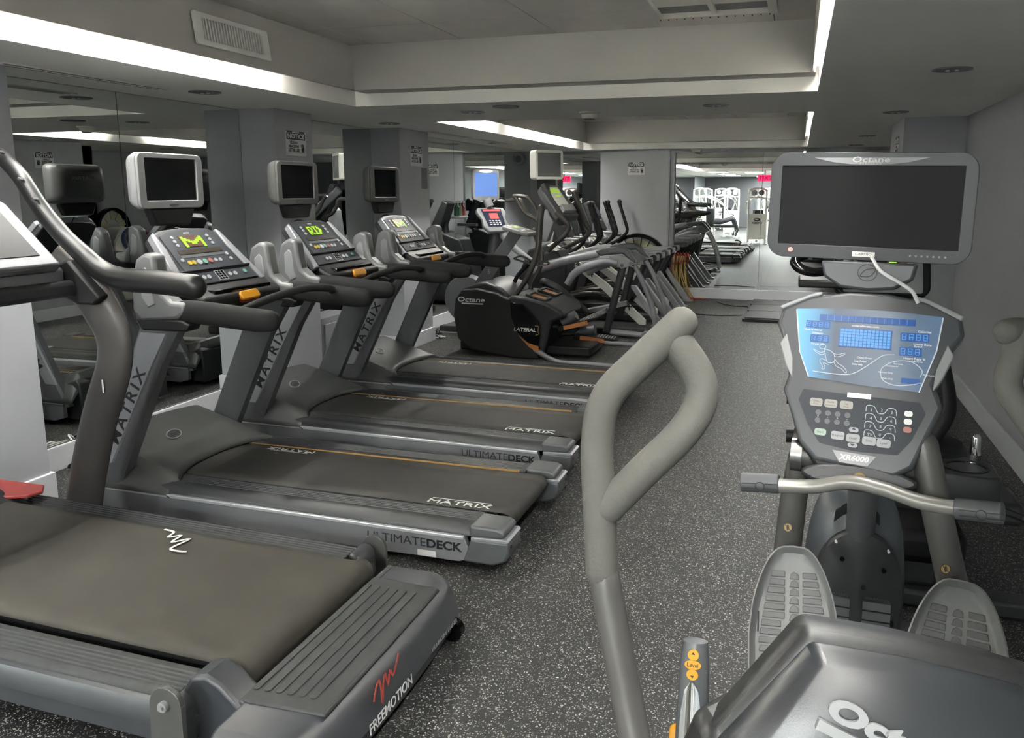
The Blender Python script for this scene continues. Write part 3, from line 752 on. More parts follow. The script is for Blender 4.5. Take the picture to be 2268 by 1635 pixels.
# ------------------------------------------------------------------ incline treadmill in the foreground, left
YF0 = 2.20
m_belt2 = mat('woven_belt', (76, 72, 63), .6, noise=.2, nscale=4, bump=.5, bscale=1100)
m_fm = mat('blue_grey_plastic', (76, 79, 84), .38, noise=.08, nscale=20, bump=.12, bscale=500)
m_fmd = mat('dark_rail_plastic', (56, 58, 61), .42, noise=.12, nscale=14, bump=.12, bscale=500)
m_tread = mat('worn_tread_rubber', (66, 68, 69), .55, noise=.25, nscale=22, bump=.3, bscale=500)
m_upr = mat('brown_grey_paint', (92, 88, 86), .38, metal=.35, noise=.05, nscale=12)
m_brack = mat('grey_bracket', (118, 118, 116), .4, metal=.4)
m_redlogo = mat('red_logo', (205, 84, 72), .5)
def incline_treadmill():
    t = thing('incline_treadmill', 'incline treadmill numbered 1 in left foreground, wide rear step with red squiggle logo', 'treadmill', (-2.2, YF0, 0))
    B = lambda: MB()
    xr, xf = -1.56, -3.35
    zb = lambda x: .250 + (xr - x) * .022
    def belt(u, v):
        y = 2.19 + (v - .5) * .72
        c = max(0, 1 - (.5 - abs(v - .5)) / .05)
        if u < .88:
            x = xf + (xr - xf) * u / .88
            return (x, y, zb(x) - .022 * c * c)
        th = (u - .88) / .12 * pi
        return (xr + .055 * sin(th), y, .25 - .055 + .055 * cos(th) - .012 * c * c)
    B().grid(belt, 50, 40).build('running_belt', m_belt2, t, solid=.004)
    B().prism([(xf, zb(xf) - .012), (xr, .236), (xr, .10), (xf, .12)], 1.86, 2.52, 'y').build('deck_board', m_black, t)
    B().cyl((xr, 2.19, .195), (0, 1, 0), .044, .76, 20).build('rear_roller', m_steel, t)
    # logo on the belt
    sq = [(0, 0), (.055, .002), (.11, -.035), (.085, .0), (.15, -.04), (.14, -.005), (.2, -.05), (.165, -.075), (.19, -.09), (.235, -.088)]
    Ml = Matrix.Translation((-2.44, 2.50, zb(-2.4) + .004))
    B().stroke([(p.x, p.y) for p in catmull([(a * .95, b * 1.15, 0) for a, b in ((0, .005), (.06, -.005), (.075, -.045), (.115, -.02), (.125, -.075), (.175, -.035), (.165, -.115), (.215, -.125), (.25, -.12))], 4)], .011, Ml, .0008).build('belt_logo', m_white, t, flat=True)
    # side rails
    for s in (-1, 1):
        rings = []
        for x, dz in ((-3.35, .035), (-1.66, 0)):
            yo = YF0 + s * .51; yi = YF0 + s * .375
            pr_ = [(yi, .12), (yi, .205), (yi + s * .008, .212)]
            for k in range(5):
                y0 = yi + s * (.03 + k * .018)
                pr_ += [(y0, .213), (y0 + s * .003, .2095), (y0 + s * .011, .2095), (y0 + s * .014, .213)]
            pr_ += [(yo - s * .01, .212), (yo, .204), (yo + s * .004, .196)]
            rings.append([(x, a, b + dz) for a, b in pr_] + [(x, yo, .12 + dz)])
        B().loft(rings).build('side_rail', m_tread, t)
        # rounded side fairing
        fa = []
        for x, dz in ((-3.4, .035), (-1.66, 0)):
            y = YF0 + s * .505
            fa.append([(x, y, .198 + dz), (x, y + s * .022, .19 + dz), (x, y + s * .04, .16 + dz), (x, y + s * .042, .13 + dz), (x, y + s * .03, .126 + dz), (x, y + s * .03, .07 + dz), (x, y + s * .01, .055 + dz), (x, y - s * .1, .055 + dz), (x, y - s * .1, .198 + dz)])
        B().loft(fa).build('side_fairing', m_fm, t)
        y = YF0 + s * .5
        B().prism([(-1.67, .06), (-1.62, .06), (-1.60, .1), (-1.605, .19), (-1.63, .212), (-1.67, .212)], min(y - .07 * 1, y + .05), max(y - .07, y + .05), 'y').build('rail_end_cap', m_fm, t, bevel=.016, seg=3)
        B().cyl((-1.60, y, .14), (1, 0, 0), .012, .012, 12).build('screw', m_brack, t)
        # cover over the roller end sweeping to the step
        y0, y1 = sorted((YF0 + s * .385, YF0 + s * .47))
        hump = [(-1.66, .15), (-1.655, .21), (-1.62, .262), (-1.57, .275), (-1.52, .255), (-1.42, .165), (-1.42, .06), (-1.62, .06)]
        if s < 0: B().prism(hump, y0 - .02, y1, 'y').build('roller_cover', m_fm, t, bevel=.014, seg=3)
        # incline link plate
        yb = YF0 + s * .575; zc_ = .235 if s < 0 else .185
        B().prism([(-1.69, .0), (-1.57, .0), (-1.572, zc_)] + [(-1.625 + .053 * cos(a), zc_ + .053 * sin(a)) for a in [i * pi / 8 for i in range(9)]] + [(-1.678, zc_)], yb - .009, yb + .009, 'y').build('link_plate', m_brack, t, bevel=.002)
        B().cyl((-1.625, yb + s * .014, zc_), (0, 1, 0), .015, .016, 12).cyl((-1.625, yb + s * .024, zc_), (0, 1, 0), .008, .01, 6).build('link_bolt', m_light, t)
    B().cyl((-1.68, YF0, .08), (0, 1, 0), .022, 1.14, 12).build('lift_axle', m_brack, t)
    B().box(-3.4, -1.7, 1.75, 2.65, .08, .14).build('under_frame', m_black, t)
    # red stop flag at the near left corner of the deck
    B().prism([(-3.6, 2.4), (-3.26, 2.58), (-3.24, 2.64), (-3.3, 2.70), (-3.7, 2.70)], .285, .300, 'z').build('red_end_piece', mat('red_plastic', (200, 78, 72), .45), t, bevel=.004)
    # rear step platform
    def ring(z, xi, xo, xb, hy, cut):
        c = 2.11
        return [(xi, c - hy, z), (xo - .06, c - hy, z), (xo, c - hy + cut, z), (xo + xb, c - hy * .4, z), (xo + xb * 1.25, c, z), (xo + xb, c + hy * .4, z), (xo, c + hy - cut, z), (xo - .06, c + hy, z), (xi, c + hy, z)]
    B().loft([ring(.035, -1.50, -1.165, .02, .535, .1), ring(.09, -1.50, -1.15, .022, .535, .09), ring(.16, -1.47, -1.175, .02, .53, .08), ring(.19, -1.46, -1.205, .018, .515, .075), ring(.205, -1.455, -1.235, .015, .495, .07)]).build('rear_step', m_fm, t, bevel=.008, seg=2, ang=30)
    B().loft([[(x, 2.11 + k, z) for k, in ((-.385,), (.385,))] + [(x2, 2.11 + k, z) for k, in ((.375,), (-.375,))] for x, x2, z in ((-1.475, -1.19, .2), (-1.468, -1.20, .213))]).build('step_mat', m_tread, t, bevel=.006)
    for k in range(6):
        x = -1.452 + k * .037
        B().prism(rrect(.022, .66 - k * .004, .01, 3, x, 2.105), .212, .2165, 'z').build('step_rib', m_tread, t, bevel=.001)
    B().prism([(-1.535, .13), (-1.525, .145), (-1.46, .215), (-1.445, .205), (-1.47, .12)], 1.72, 2.60, 'y').build('step_front_lip', m_fm, t, bevel=.005)
    # wordmark on the rear face
    Mw = frame((-1.121, 1.97, .118), (0, 1, 0), (-.18, 0, 1))
    B().text('FREEMOTION', .042, Mw @ Matrix.Translation((0, -.015, .002)), .0006, sx=1.05, shear=.15, bold=.0003).build('rear_wordmark', m_sign, t, flat=True)
    zz = [(-.075, .045), (-.045, .078), (-.028, .082), (-.028, .05), (-.035, .012), (-.012, .06), (.008, .083), (.012, .045), (.035, .078), (.045, .055), (.07, .07), (.1, .098)]
    B().stroke([(p.x, p.y) for p in catmull([(a, b, 0) for a, b in zz], 3)], .008, Mw @ Matrix.Translation((-.01, .003, .002)), .001).build('red_logo', m_redlogo, t, flat=True)
    Mi = frame((-1.118, 2.36, .11), (0, 1, 0), (-.18, 0, 1))
    B().text('i11.9 INCLINE TRAINER', .02, Mi, .0005, shear=.2).build('model_lettering', m_light, t, flat=True)
    for s in (-1, 1):
        B().cyl((-1.155, 2.11 + s * .40, .04), (0, 1, 0), .04, .035, 18).build('transport_wheel', m_blackg, t)
        B().cyl((-1.17, 2.11 + s * .36, .045), (0, 1, 0), .015, .05, 12).build('wheel_axle', m_brack, t)
    # uprights, far one carries the numeral
    for s in (-1, 1):
        y = YF0 + s * .53
        cen = [(-3.14, .0), (-3.10, .25), (-2.975, .62), (-2.86, .88), (-2.845, 1.02), (-2.90, 1.14), (-3.0, 1.26), (-3.12, 1.36)]
        pts = [(a, y, b) for a, b in cen]
        B().tube(pts, [.098, .098, .092, .09, .094, .098, .098, .09], 14, 5, flat=.42, up=(1, 0, .2)).build('upright', m_upr, t)
        # console arm bracket
        br = [(-3.16, 1.30), (-2.99, 1.36), (-2.83, 1.20), (-2.87, 1.165), (-2.96, 1.165), (-3.03, 1.19)]
        B().prism(br, y - .065, y + .03, 'y').build('arm_bracket', m_black, t, bevel=.012)
        # handrail
        hr = [(-3.62, 1.86), (-3.45, 1.835), (-3.30, 1.73), (-3.19, 1.58), (-3.08, 1.46), (-2.97, 1.37), (-2.88, 1.305), (-2.78, 1.275), (-2.6, 1.268), (-2.40, 1.255)]
        B().round_tube([(a, y + .005, b) for a, b in hr], [.028, .034, .038, .040, .042, .046, .050, .052, .052, .052], 18, 6, flat=.8).build('handrail', mat('gloss_rail', (30, 30, 31), .36, bump=.1, bscale=500), t)
    MB().text('1', .085, frame((-2.885, YF0 + .53 - .0425, .80), (1, 0, 0), (0, 0, 1)), .0008).build('number_decal', m_white, t, flat=True)
    for a, b in ((-3.33, 1.785), (-3.24, 1.67), (-3.17, 1.585)):
        B().cyl((a, YF0 + .5, b + .03), (.5, 0, .9), .012, .008, 8).build('clip', m_steel, t)
    # console
    Mc = frame((-3.115, YF0 - .02, 1.50), (0, 1, 0), (-.97, 0, 1))
    B().prism([(-.44, -.22), (.44, -.22), (.42, .14), (.36, .20), (-.36, .20), (-.42, .14)], -.05, 0, 'z', Mc).build('console_body', m_silverd, t, bevel=.015, seg=3)
    B().prism([(-.40, -.16), (.37, -.16), (.35, .165), (-.38, .165)], 0, .003, 'z', Mc).build('console_screen', mat('dark_matt_screen', (36, 37, 38), .4, spec=.2), t, flat=True)
    B().box(-3.16, -3.0, YF0 - .46, YF0 + .46, 1.23, 1.33).build('console_shelf', m_silverd, t, bevel=.02, seg=3)
    B().box(-3.1, -2.96, YF0 - .5, YF0 + .5, 1.20, 1.27).build('shelf_underside', m_dark, t, bevel=.02)
    # fan vent pod
    B().prism([(-3.06, 1.24), (-2.92, 1.24), (-2.93, 1.31), (-3.0, 1.38), (-3.08, 1.38)], YF0 - .36, YF0 + .10, 'y').build('vent_pod', m_dark, t, bevel=.02, seg=3)
    for k in range(12):
        B().box(-2.945, -2.925, YF0 - .26 + k * .026, YF0 - .248 + k * .026, 1.255, 1.325).build('vent_slat', m_blackg, t, flat=True)
    # hood at front
    def hood(u, v):
        k = (v - .5) * 2
        return (-3.75 + u * .55, YF0 + k * .42, .20 + .28 * (1 - u) ** .6 * (1 - abs(k) ** 4 * .5))
    B().grid(hood, 10, 14).build('motor_hood', m_fmd, t, solid=.004)
    B().box(-3.74, -3.3, YF0 - .4, YF0 + .4, .02, .22).build('motor_box', m_black, t, bevel=.01)
    B().box(-3.2, -1.6, YF0 - .3, YF0 + .3, .0, .05).build('floor_frame', m_black, t)
    nest(t, {'rear_step': ('step_mat', 'step_rib', 'step_front_lip', 'rear_wordmark', 'red_logo', 'model_lettering', 'transport_wheel', 'wheel_axle'), 'running_belt': ('belt_logo',), 'console_body': ('console_screen',), 'vent_pod': ('vent_slat',)})
    return t
incline_treadmill()

# ------------------------------------------------------------------ recumbent elliptical, right foreground (seen from behind the seat)
m_xrm = mat('xr_grey', (84, 87, 91), .36, bump=.1, bscale=600)
m_xrd = mat('xr_dark_grey', (66, 69, 72), .36, bump=.1, bscale=600)
m_screen2 = mat('matt_screen', (34, 34, 35), .4, spec=.12)
m_seat = mat('seat_plastic', (40, 41, 42), .38, bump=.1, bscale=900, spec=.5)
m_seatp = mat('seat_panel', (50, 53, 56), .3, bump=.06, bscale=900, spec=.5)
m_xfoam = mat('grey_foam', (108, 107, 101), .8, bump=.35, bscale=240, noise=.04, nscale=60)
m_arm = mat('arm_paint', (112, 110, 107), .4, metal=.25, noise=.04, nscale=30)
m_pedal = mat('pedal_plastic', (150, 151, 150), .5, noise=.05, nscale=40, bump=.1, bscale=500)
m_pedald = mat('pedal_rubber', (120, 121, 121), .6)
m_body = mat('xr_body', (86, 92, 97), .36, noise=.04, nscale=20, bump=.1, bscale=600)
m_blue = bpy.data.materials.new('blue_display'); 
def display_mat():
    m = m_blue; m.use_nodes = True; nt = m.node_tree; b = nt.nodes['Principled BSDF']
    tc = nt.nodes.new('ShaderNodeTexCoord'); sp = nt.nodes.new('ShaderNodeSeparateXYZ'); nt.links.new(tc.outputs['Generated'], sp.inputs[0])
    rp = nt.nodes.new('ShaderNodeValToRGB'); nt.links.new(sp.outputs[0], rp.inputs[0])
    rp.color_ramp.elements[0].color = (*[x * .6 for x in lin((110, 172, 212))], 1); rp.color_ramp.elements[1].position = .28; rp.color_ramp.elements[1].color = (*[x * .5 for x in lin((88, 99, 114))], 1)
    e3 = rp.color_ramp.elements.new(1.0); e3.color = (*[x * .5 for x in lin((96, 122, 150))], 1)
    nt.links.new(rp.outputs[0], b.inputs['Base Color']); b.inputs['Roughness'].default_value = .25
    nt.links.new(rp.outputs[0], b.inputs['Emission Color']); b.inputs['Emission Strength'].default_value = .12
display_mat()
m_led = mat('blue_led', (24, 82, 150), .4, emit=.35)
m_ledl = mat('blue_led_lit', (70, 140, 200), .4, emit=.6)
m_line = mat('panel_print', (215, 225, 232), .4, emit=.25)
m_key = mat('key_cream', (196, 192, 182), .4, emit=.1)
m_redled = mat('red_led', (255, 120, 115), .3, emit=1.6)
m_gold = mat('gold_sticker', (176, 140, 78), .5)
def recumbent():
    t = thing('recumbent_elliptical', 'grey seated elliptical in right foreground, wide black television over a blue lit console', 'exercise machine', (.22, 2.0, 0))
    B = lambda: MB()
    # ---- television
    Mt = frame((.185, 2.395, 1.605), (1, -.17, -.015), (.0, .0, 1))
    def sup(wd, ht, bow, n=8, dy=0):
        pts = rrect(wd, ht, .045, 6)
        return [(x, y + (bow * (1 - (x / (wd / 2)) ** 2) if y > 0 else -bow * .7 * (1 - (x / (wd / 2)) ** 2)) + dy) for x, y in pts]
    ring = lambda wd, ht, bow, z: [tuple(Mt @ Vector((p[0], p[1], z))) for p in sup(wd, ht, bow)]
    B().loft([ring(.42, .2, .006, -.06), ring(.50, .26, .008, -.045), ring(.535, .29, .010, -.02), ring(.538, .293, .010, -.002)]).build('television_shell', m_xrd, t)
    o_ = sup(.536, .291, .010); i_ = [(max(-.236, min(.236, p[0])), max(-.110, min(.112, p[1]))) for p in o_]
    B().ring(o_, i_, -.004, .008, Mt).build('television_bezel', m_xrd, t, bevel=.003)
    B().box(-.238, .238, -.112, .114, -.004, .003, Mt).build('television_screen', m_screen2, t, flat=True)
    B().prism([(-.15, .135), (.15, .135), (.1, .123), (.05, .117), (0, .115), (-.05, .117), (-.1, .123)], .008, .0095, 'z', Mt).build('brand_plate', m_light, t, flat=True)
    B().text('Octane', .022, Mt @ Matrix.Translation((0, .129, .0098)), .0004, sx=1.5, shear=.1, bold=.0004).text('FITNESS', .009, Mt @ Matrix.Translation((0, .1195, .0098)), .0004, sx=1.8).build('brand_lettering', m_sign, t, flat=True)
    B().cyl((-.20, -.126, .009), (0, 0, 1), .0065, .003, 12, Mt).build('power_led', m_redled, t)
    B().box(-.03, .03, -.138, -.124, .0085, .010, Mt).build('name_label', m_white, t, flat=True)
    B().text('CARDIO XYZ'[:6], .009, Mt @ Matrix.Translation((0, -.1305, .0104)), .0002, sx=1.3).build('name_lettering', m_mid, t, flat=True)
    for k in range(7): B().cyl((.12 + k * .0145, -.129, .009), (0, 0, 1), .0032, .003, 8, Mt).build('television_button', m_light, t)
    # ---- television cradle
    Mk = frame((.195, 2.36, 1.42), (1, -.17, 0), (0, .1, 1))
    cr = [(-.125, .035), (.125, .035), (.115, -.01), (.07, -.038), (0, -.045), (-.07, -.038), (-.115, -.01)]
    B().prism(cr, -.08, .02, 'z', Mk).build('television_cradle', m_xrm, t, bevel=.008, seg=3)
    B().box(-.04, .04, .0, .09, -.15, -.10, Mk).build('television_post', m_black, t)
    lg = B().ring(ellipse(.026, .024, 24, 0, .005), ellipse(.0235, .0215, 24, 0, .005), .02, .0212, Mk)
    lg.stroke([(p.x, p.y) for p in catmull([(-.02, -.006, 0), (-.006, .012, 0), (.02, .016, 0), (.008, -.004, 0), (-.018, -.006, 0)], 4)], .003, Mk, .0213)
    lg.build('leaf_emblem', m_blackp, t, flat=True)
    B().tube([(0.199,2.330,1.471), (0.221,2.300,1.437), (0.267,2.290,1.409), (0.300,2.280,1.387), (0.318,2.290,1.356)], .005, 8, 5).build('white_cable', m_sign, t)
    # ---- console
    Mc = frame((.185, 2.25, 1.16), (1, -.14, 0.0), (0, .42, 1))
    out = [(-.225, .175), (-.235, .13), (-.205, .06), (-.19, -.02), (-.2, -.06), (-.17, -.13), (-.145, -.2), (-.10, -.245), (.1, -.265), (.145, -.235), (.175, -.15), (.205, -.07), (.18, -.01), (.20, .06), (.245, .125), (.235, .175), (.15, .215), (.05, .232), (-.05, .232), (-.15, .213)]
    B().prism(out, -.06, 0, 'z', Mc).build('console_body', m_xrm, t, bevel=.012, seg=3)
    B().prism([(-.226, .168), (-.234, .178), (-.15, .219), (-.12, .227), (-.12, .216), (-.15, .207)], -.045, .002, 'z', Mc).build('console_top_trim', m_light, t, bevel=.004)
    B().prism([(.234, .165), (.240, .178), (.15, .221), (.12, .227), (.12, .216), (.15, .208)], -.045, .002, 'z', Mc).build('console_top_trim', m_light, t, bevel=.004)
    for s in (-1, 1): B().prism([(s * .205, .10), (s * .182, .03), (s * .177, -.03), (s * .2, .01), (s * .222, .07)], -.07, .001, 'z', Mc).build('console_side_trim', m_light, t, bevel=.003)
    pan = [(-.185, .172), (-.06, .180), (.06, .180), (.19, .172), (.18, .08), (.145, -.035), (0, -.030), (-.135, -.02), (-.165, .05)]
    B().prism(pan, -.002, .003, 'z', Mc).build('display_panel', m_blue, t, flat=True)
    Z = .0045
    def led_(x0, x1, y0, y1): B().box(x0, x1, y0, y1, .003, Z, Mc).build('display_window', m_led, t, flat=True)
    led_(-.12, .125, .142, .16); led_(-.065, .07, .072, .125); led_(-.155, -.09, .12, .14); led_(-.14, -.09, .08, .1); led_(.09, .16, .10, .123); led_(.09, .145, .06, .083); led_(.1, .145, -.015, .0)
    dots = B()
    for i in range(13):
        for j in range(6): dots.box(-.062 + i * .0100, -.062 + i * .01 + .0078, .075 + j * .0082, .0752 + j * .0082 + .0064, Z, Z + .0006, Mc)
    o_dots = dots.build('dot_matrix', m_ledl, t, flat=True); o_dots['kind'] = 'stuff'
    sg = B()
    def seg8(cx, cy, wd, ht):
        for (a, b_) in (((-1, -1), (-1, 1)), ((1, -1), (1, 1)), ((-1, -1), (1, -1)), ((-1, 0), (1, 0)), ((-1, 1), (1, 1))):
            sg.stroke([(cx + a[0] * wd, cy + a[1] * ht), (cx + b_[0] * wd, cy + b_[1] * ht)], .0014, Mc, Z + .0006)
    for i in range(4): seg8(.099 + i * .0175, .1115, .0045, .0075)
    for i in range(3): seg8(.099 + i * .0175, .0715, .0045, .0075)
    for i in range(4): seg8(-.148 + i * .016, .130, .004, .006)
    for i in range(3): seg8(-.132 + i * .016, .09, .004, .006)
    for i in range(12): sg.stroke([(-.1 + i * .0185, .143), (-.1 + i * .0185, .159)], .0012, Mc, Z + .0006)
    sg = sg.build('display_segments', m_ledl, t, flat=True); sg['kind'] = 'stuff'
    pr_ = B()
    pr_.stroke([(p.x, p.y) for p in catmull([(-.125, -.003, 0), (-.06, -.006, 0), (-.02, .0, 0), (.02, .03, 0), (.05, .055, 0), (.08, .06, 0)], 5)], .0018, Mc, Z)
    pr_.stroke([(p.x, p.y) for p in catmull([(.145, .005, 0), (.148, .025, 0), (.12, .045, 0), (.08, .042, 0), (.05, .02, 0), (.055, -.01, 0), (.085, -.022, 0), (.12, -.018, 0), (.148, -.01, 0)], 5)], .0018, Mc, Z)
    pr_.stroke([(-.185, .17), (-.165, .05), (-.135, -.02)], .003, Mc, Z); pr_.stroke([(.19, .17), (.18, .08), (.145, -.035)], .003, Mc, Z)
    pr_.build('panel_lines', m_line, t, flat=True)
    rn = B()
    fig = ([(-.108, .062), (-.100, .067), (-.093, .063), (-.094, .055), (-.102, .053), (-.108, .057), (-.108, .062)],   # head
           [(-.095, .053), (-.080, .050), (-.070, .042), (-.066, .030), (-.068, .018), (-.082, .016), (-.088, .026), (-.092, .040), (-.095, .053)],   # trunk
           [(-.092, .048), (-.104, .043), (-.118, .048), (-.124, .051), (-.116, .043), (-.102, .037), (-.091, .041)],   # forward arm
           [(-.072, .044), (-.060, .040), (-.048, .044), (-.040, .043), (-.048, .038), (-.060, .034), (-.068, .036)],   # rear arm
           [(-.086, .020), (-.100, .026), (-.104, .018), (-.096, .004), (-.098, -.002), (-.091, -.002), (-.090, .005), (-.095, .015), (-.080, .010)],   # front leg
           [(-.068, .020), (-.060, .008), (-.046, .002), (-.036, -.008), (-.032, -.006), (-.034, -.001), (-.044, .010), (-.056, .016), (-.064, .026)])   # rear leg
    for pts in fig:
        rn.stroke([(p.x - .005, p.y + .008) for p in catmull([(a, b_, 0) for a, b_ in pts], 3)], .0011, Mc, Z)
    rn.build('runner_drawing', m_line, t, flat=True)
    tx = B()
    def T(s_, x, y, sz=.0085, al='CENTER'): tx.text(s_, sz, Mc @ Matrix.Translation((x, y, Z)), .0002, al, sx=1.15, bold=.0002)
    T('octanefitness.com', .0, .133, .0085); T('Calories', .148, .128); T('Heart Rate', .145, .093); T('Speed', .135, .087, .007); T('Heart Rate %', .128, .053); T('Time or Power', -.135, .114, .007); T('Distance', -.122, .105, .007); T('Target HR', -.12, .074, .007)
    T('Chest Press', .005, .045, .007); T('Leg Press', -.005, .035, .007); T('Intervals', -.012, .026, .007); T('Reverse', .09, .036, .006); T('Resistance', .075, .029, .006); T('Pull-Arms', .135, .046, .006); T('Push-Legs', .165, .012, .006); T('Narrow Grip', .06, .01, .006); T('Wide Grip', .065, -.006, .006)
    tx.build('panel_lettering', m_line, t, flat=True)
    # key pad
    kp = [(-.145, -.055), (.15, -.062), (.165, -.09), (.135, -.165), (.105, -.205), (0, -.208), (-.09, -.197), (-.125, -.15), (-.155, -.085)]
    B().prism(kp, -.001, .002, 'z', Mc).build('keypad_panel', m_face, t, flat=True)
    B().box(-.03, .03, -.066, -.053, .002, .004, Mc).build('name_label', m_white, t, flat=True)
    Mz = Mc @ Matrix.Translation((0, 0, .002))
    def key(x, y, wd, ht, m_=m_key): B().prism(rrect(wd, ht, .006, 3, x, y), 0, .002, 'z', Mz).build('key', m_, t, flat=True)
    for x in (-.108, -.070, -.030): key(x, -.088, .033, .022)
    for x in (-.045, -.006, .034, .07): key(x, -.172 - (x + .045) * .06, .034, .022, m_light)
    key(-.006, -.152, .024, .013, m_light); key(-.006, -.193, .024, .012, m_light); key(-.09, -.168, .03, .018, mat('key_green', (190, 214, 196), .4, emit=.15))
    for x in (-.10, -.075, -.05, -.025):
        for y in (-.115, -.137): B().cyl((x, y, .001), (0, 0, 1), .0075, .002, 12, Mz).build('round_key', m_mid, t)
    ks = B()
    for r_ in range(4):
        y = -.083 - r_ * .022
        ks.stroke([(p.x, p.y) for p in catmull([(.02, y - .016, 0), (.022, y, 0), (.04, y - .001, 0), (.05, y - .017, 0), (.065, y - .017, 0), (.075, y - .003, 0), (.092, y - .004, 0), (.096, y - .02, 0)], 3)], .0016, Mz, .001)
    ks.build('keypad_waves', m_line, t, flat=True)
    nb = B()
    for r_, row in enumerate((('1', '2', '3'), ('4', '5', '6'), ('7', '8', '9'), ('TV', '0', '-'))):
        for c_, s_ in enumerate(row): nb.text(s_, .011, Mz @ Matrix.Translation((.034 + c_ * .025, -.094 - r_ * .022 + (0, .002, -.002)[c_], .0006)), .0002)
    for i, x in enumerate((-.10, -.075, -.05, -.025)): nb.text('+-'[i % 2], .01, Mz @ Matrix.Translation((x, -.126, .0006)), .0002)
    nb.build('keypad_numbers', m_line, t, flat=True)
    for r_ in range(3): key(.124, -.094 - r_ * .021, .02, .015, m_white if r_ < 2 else mat('key_red', (190, 120, 110), .4))
    ktx = B()
    for s_, x, y in (('Enter', -.006, -.175), ('Program', -.045, -.172), ('Time', .034, -.177), ('Level', .07, -.179), ('Start', -.09, -.168), ('Chest', -.108, -.085), ('Muscle', -.07, -.085), ('Leg', -.03, -.085), ('Press', -.108, -.093), ('Endurance', -.07, -.093), ('Press', -.03, -.093)):
        ktx.text(s_, .0085 if y < -.1 else .006, Mz @ Matrix.Translation((x, y, .0022)), .0002)
    for s_ in (1, -1): ktx.add([(-.012, -.152 if s_ > 0 else -.190, .0024), (0, -.152 if s_ > 0 else -.190, .0024), (-.006, -.146 if s_ > 0 else -.196, .0024)], [(0, 1, 2)], Mz)
    ktx.build('key_lettering', m_dark, t, flat=True)
    # lower lip with model plate
    B().prism([(-.13, -.215), (.13, -.23), (.09, -.275), (.0, -.285), (-.09, -.27)], -.075, -.006, 'z', Mc).build('lower_lip', m_black, t, bevel=.01)
    B().prism([(-.055, -.212), (.055, -.216), (.035, -.244), (-.035, -.242)], -.0, .004, 'z', Mc).build('model_plate', m_light, t, flat=True)
    B().text('XR6000', .02, Mc @ Matrix.Translation((0, -.228, .0042)), .0004, sx=1.1, shear=.2, bold=.0005).build('model_lettering', m_white, t, flat=True)
    B().prism(ellipse(.145, .034, 28), -.03, .015, 'z', frame((.185, 2.155, .90), (1, -.1, 0), (0, .45, 1))).build('hub_cover', m_dark, t, bevel=.012)
    B().lathe([(.0, .0), (.017, .0), (.017, .006), (.009, .006), (.009, .002), (.0, .002)], (.187, 2.132, .905), (0, -1, .4), 16).build('hub_screw', m_gold, t)
    # pivot axle and arms down to the pedals
    B().cyl((.195, 2.22, .925), (1, -.08, .0), .032, .36, 20).build('pivot_axle', m_arm, t)
    for s in (-1, 1): B().cyl((.195 + s * .165, 2.22 - s * .013, .925), (1, -.08, 0), .046, .03, 22).build('pivot_cap', m_steel, t)
    B().round_tube([(0.058,2.300,0.981), (0.031,2.280,0.811), (0.017,2.310,0.591)], [.037, .037, .039], 18, 4).build('pedal_arm', m_arm, t)
    B().round_tube([(0.344,2.200,0.993), (0.384,2.170,0.828), (0.440,2.170,0.616)], [.038, .038, .038], 18, 4).build('pedal_arm', m_arm, t)
    for c, d in (((0.015,2.215,0.715), .03), ((0.402,2.095,0.703), .03)):
        Ms = frame(c, (1, 0, 0), (0, .25, 1))
        B().prism(ellipse(.0125, .0125, 18), 0, .003, 'z', Ms).build('warning_sticker', m_gold, t, flat=True)
        B().ring(ellipse(.0125, .0125, 18), ellipse(.0108, .0108, 18), .003, .0036, Ms).stroke([(-.008, .008), (.008, -.008)], .0018, Ms, .0038).prism(ellipse(.0035, .008, 10), .003, .0036, 'z', Ms).build('warning_symbol', m_blackp, t, flat=True)
    for c in ((0.020,2.420,1.041), (0.023,2.400,0.928)):
        B().cyl(c, (1, 0, 0), .022, .05, 14).build('adjuster_knob', m_black, t)
    B().cyl((0.071,2.400,0.988), (1, -.1, 0), .032, .1, 18).build('cross_tube', m_light, t)
    # mast and drive housing
    B().tube([(0.220,2.360,0.911), (0.226,2.430,0.777), (0.232,2.500,0.604)], .042, 20, 2).build('mast', m_silverd, t)
    hb = []
    for (u0, z, wd, y0_, d) in ((0, .74, .07, 2.60, .10), (0, .70, .115, 2.545, .16), (0, .60, .15, 2.50, .22), (0, .45, .165, 2.46, .3), (0, .28, .165, 2.44, .36), (0, .12, .16, 2.45, .4), (0, .04, .15, 2.47, .4)):
        cx_ = .225
        hb.append([(cx_ + wd * cos(a) * (1 if sin(a) < 0 else .9), y0_ + d / 2 + d / 2 * sin(a), z) for a in [2 * pi * i / 28 for i in range(28)]])
    B().loft(hb).build('drive_housing', m_body, t, sub=1)
    B().loft([[(.223 + r_ * cos(a), yy + .02 - .02 * abs(cos(a)), .66 + zz + r_ * 1.0 * sin(a) * .3) for a in [2 * pi * i / 20 for i in range(20)]] for r_, yy, zz in ((.062, 2.55, -.09), (.07, 2.53, -.06), (.066, 2.52, .0), (.05, 2.51, .02))]).build('mast_collar', m_dark, t, bevel=.004)
    # darker oval access cover standing on the housing face
    Mo = frame((.232, 2.452, .42), (1, -.02, 0), (0, .13, 1))
    ov = ellipse(.135, .205, 36)
    B().loft([[tuple(Mo @ Vector((p[0] * k, p[1] * k, -(p[0] * k / .16) ** 2 * .07 + z))) for p in ov] for k, z in ((1.0, -.02), (1.0, .006), (.96, .012), (.5, .012), (.01, .012))]).build('oval_cover', m_dark, t)
    wl_ = mat('warning_label', (118, 121, 124), .5)
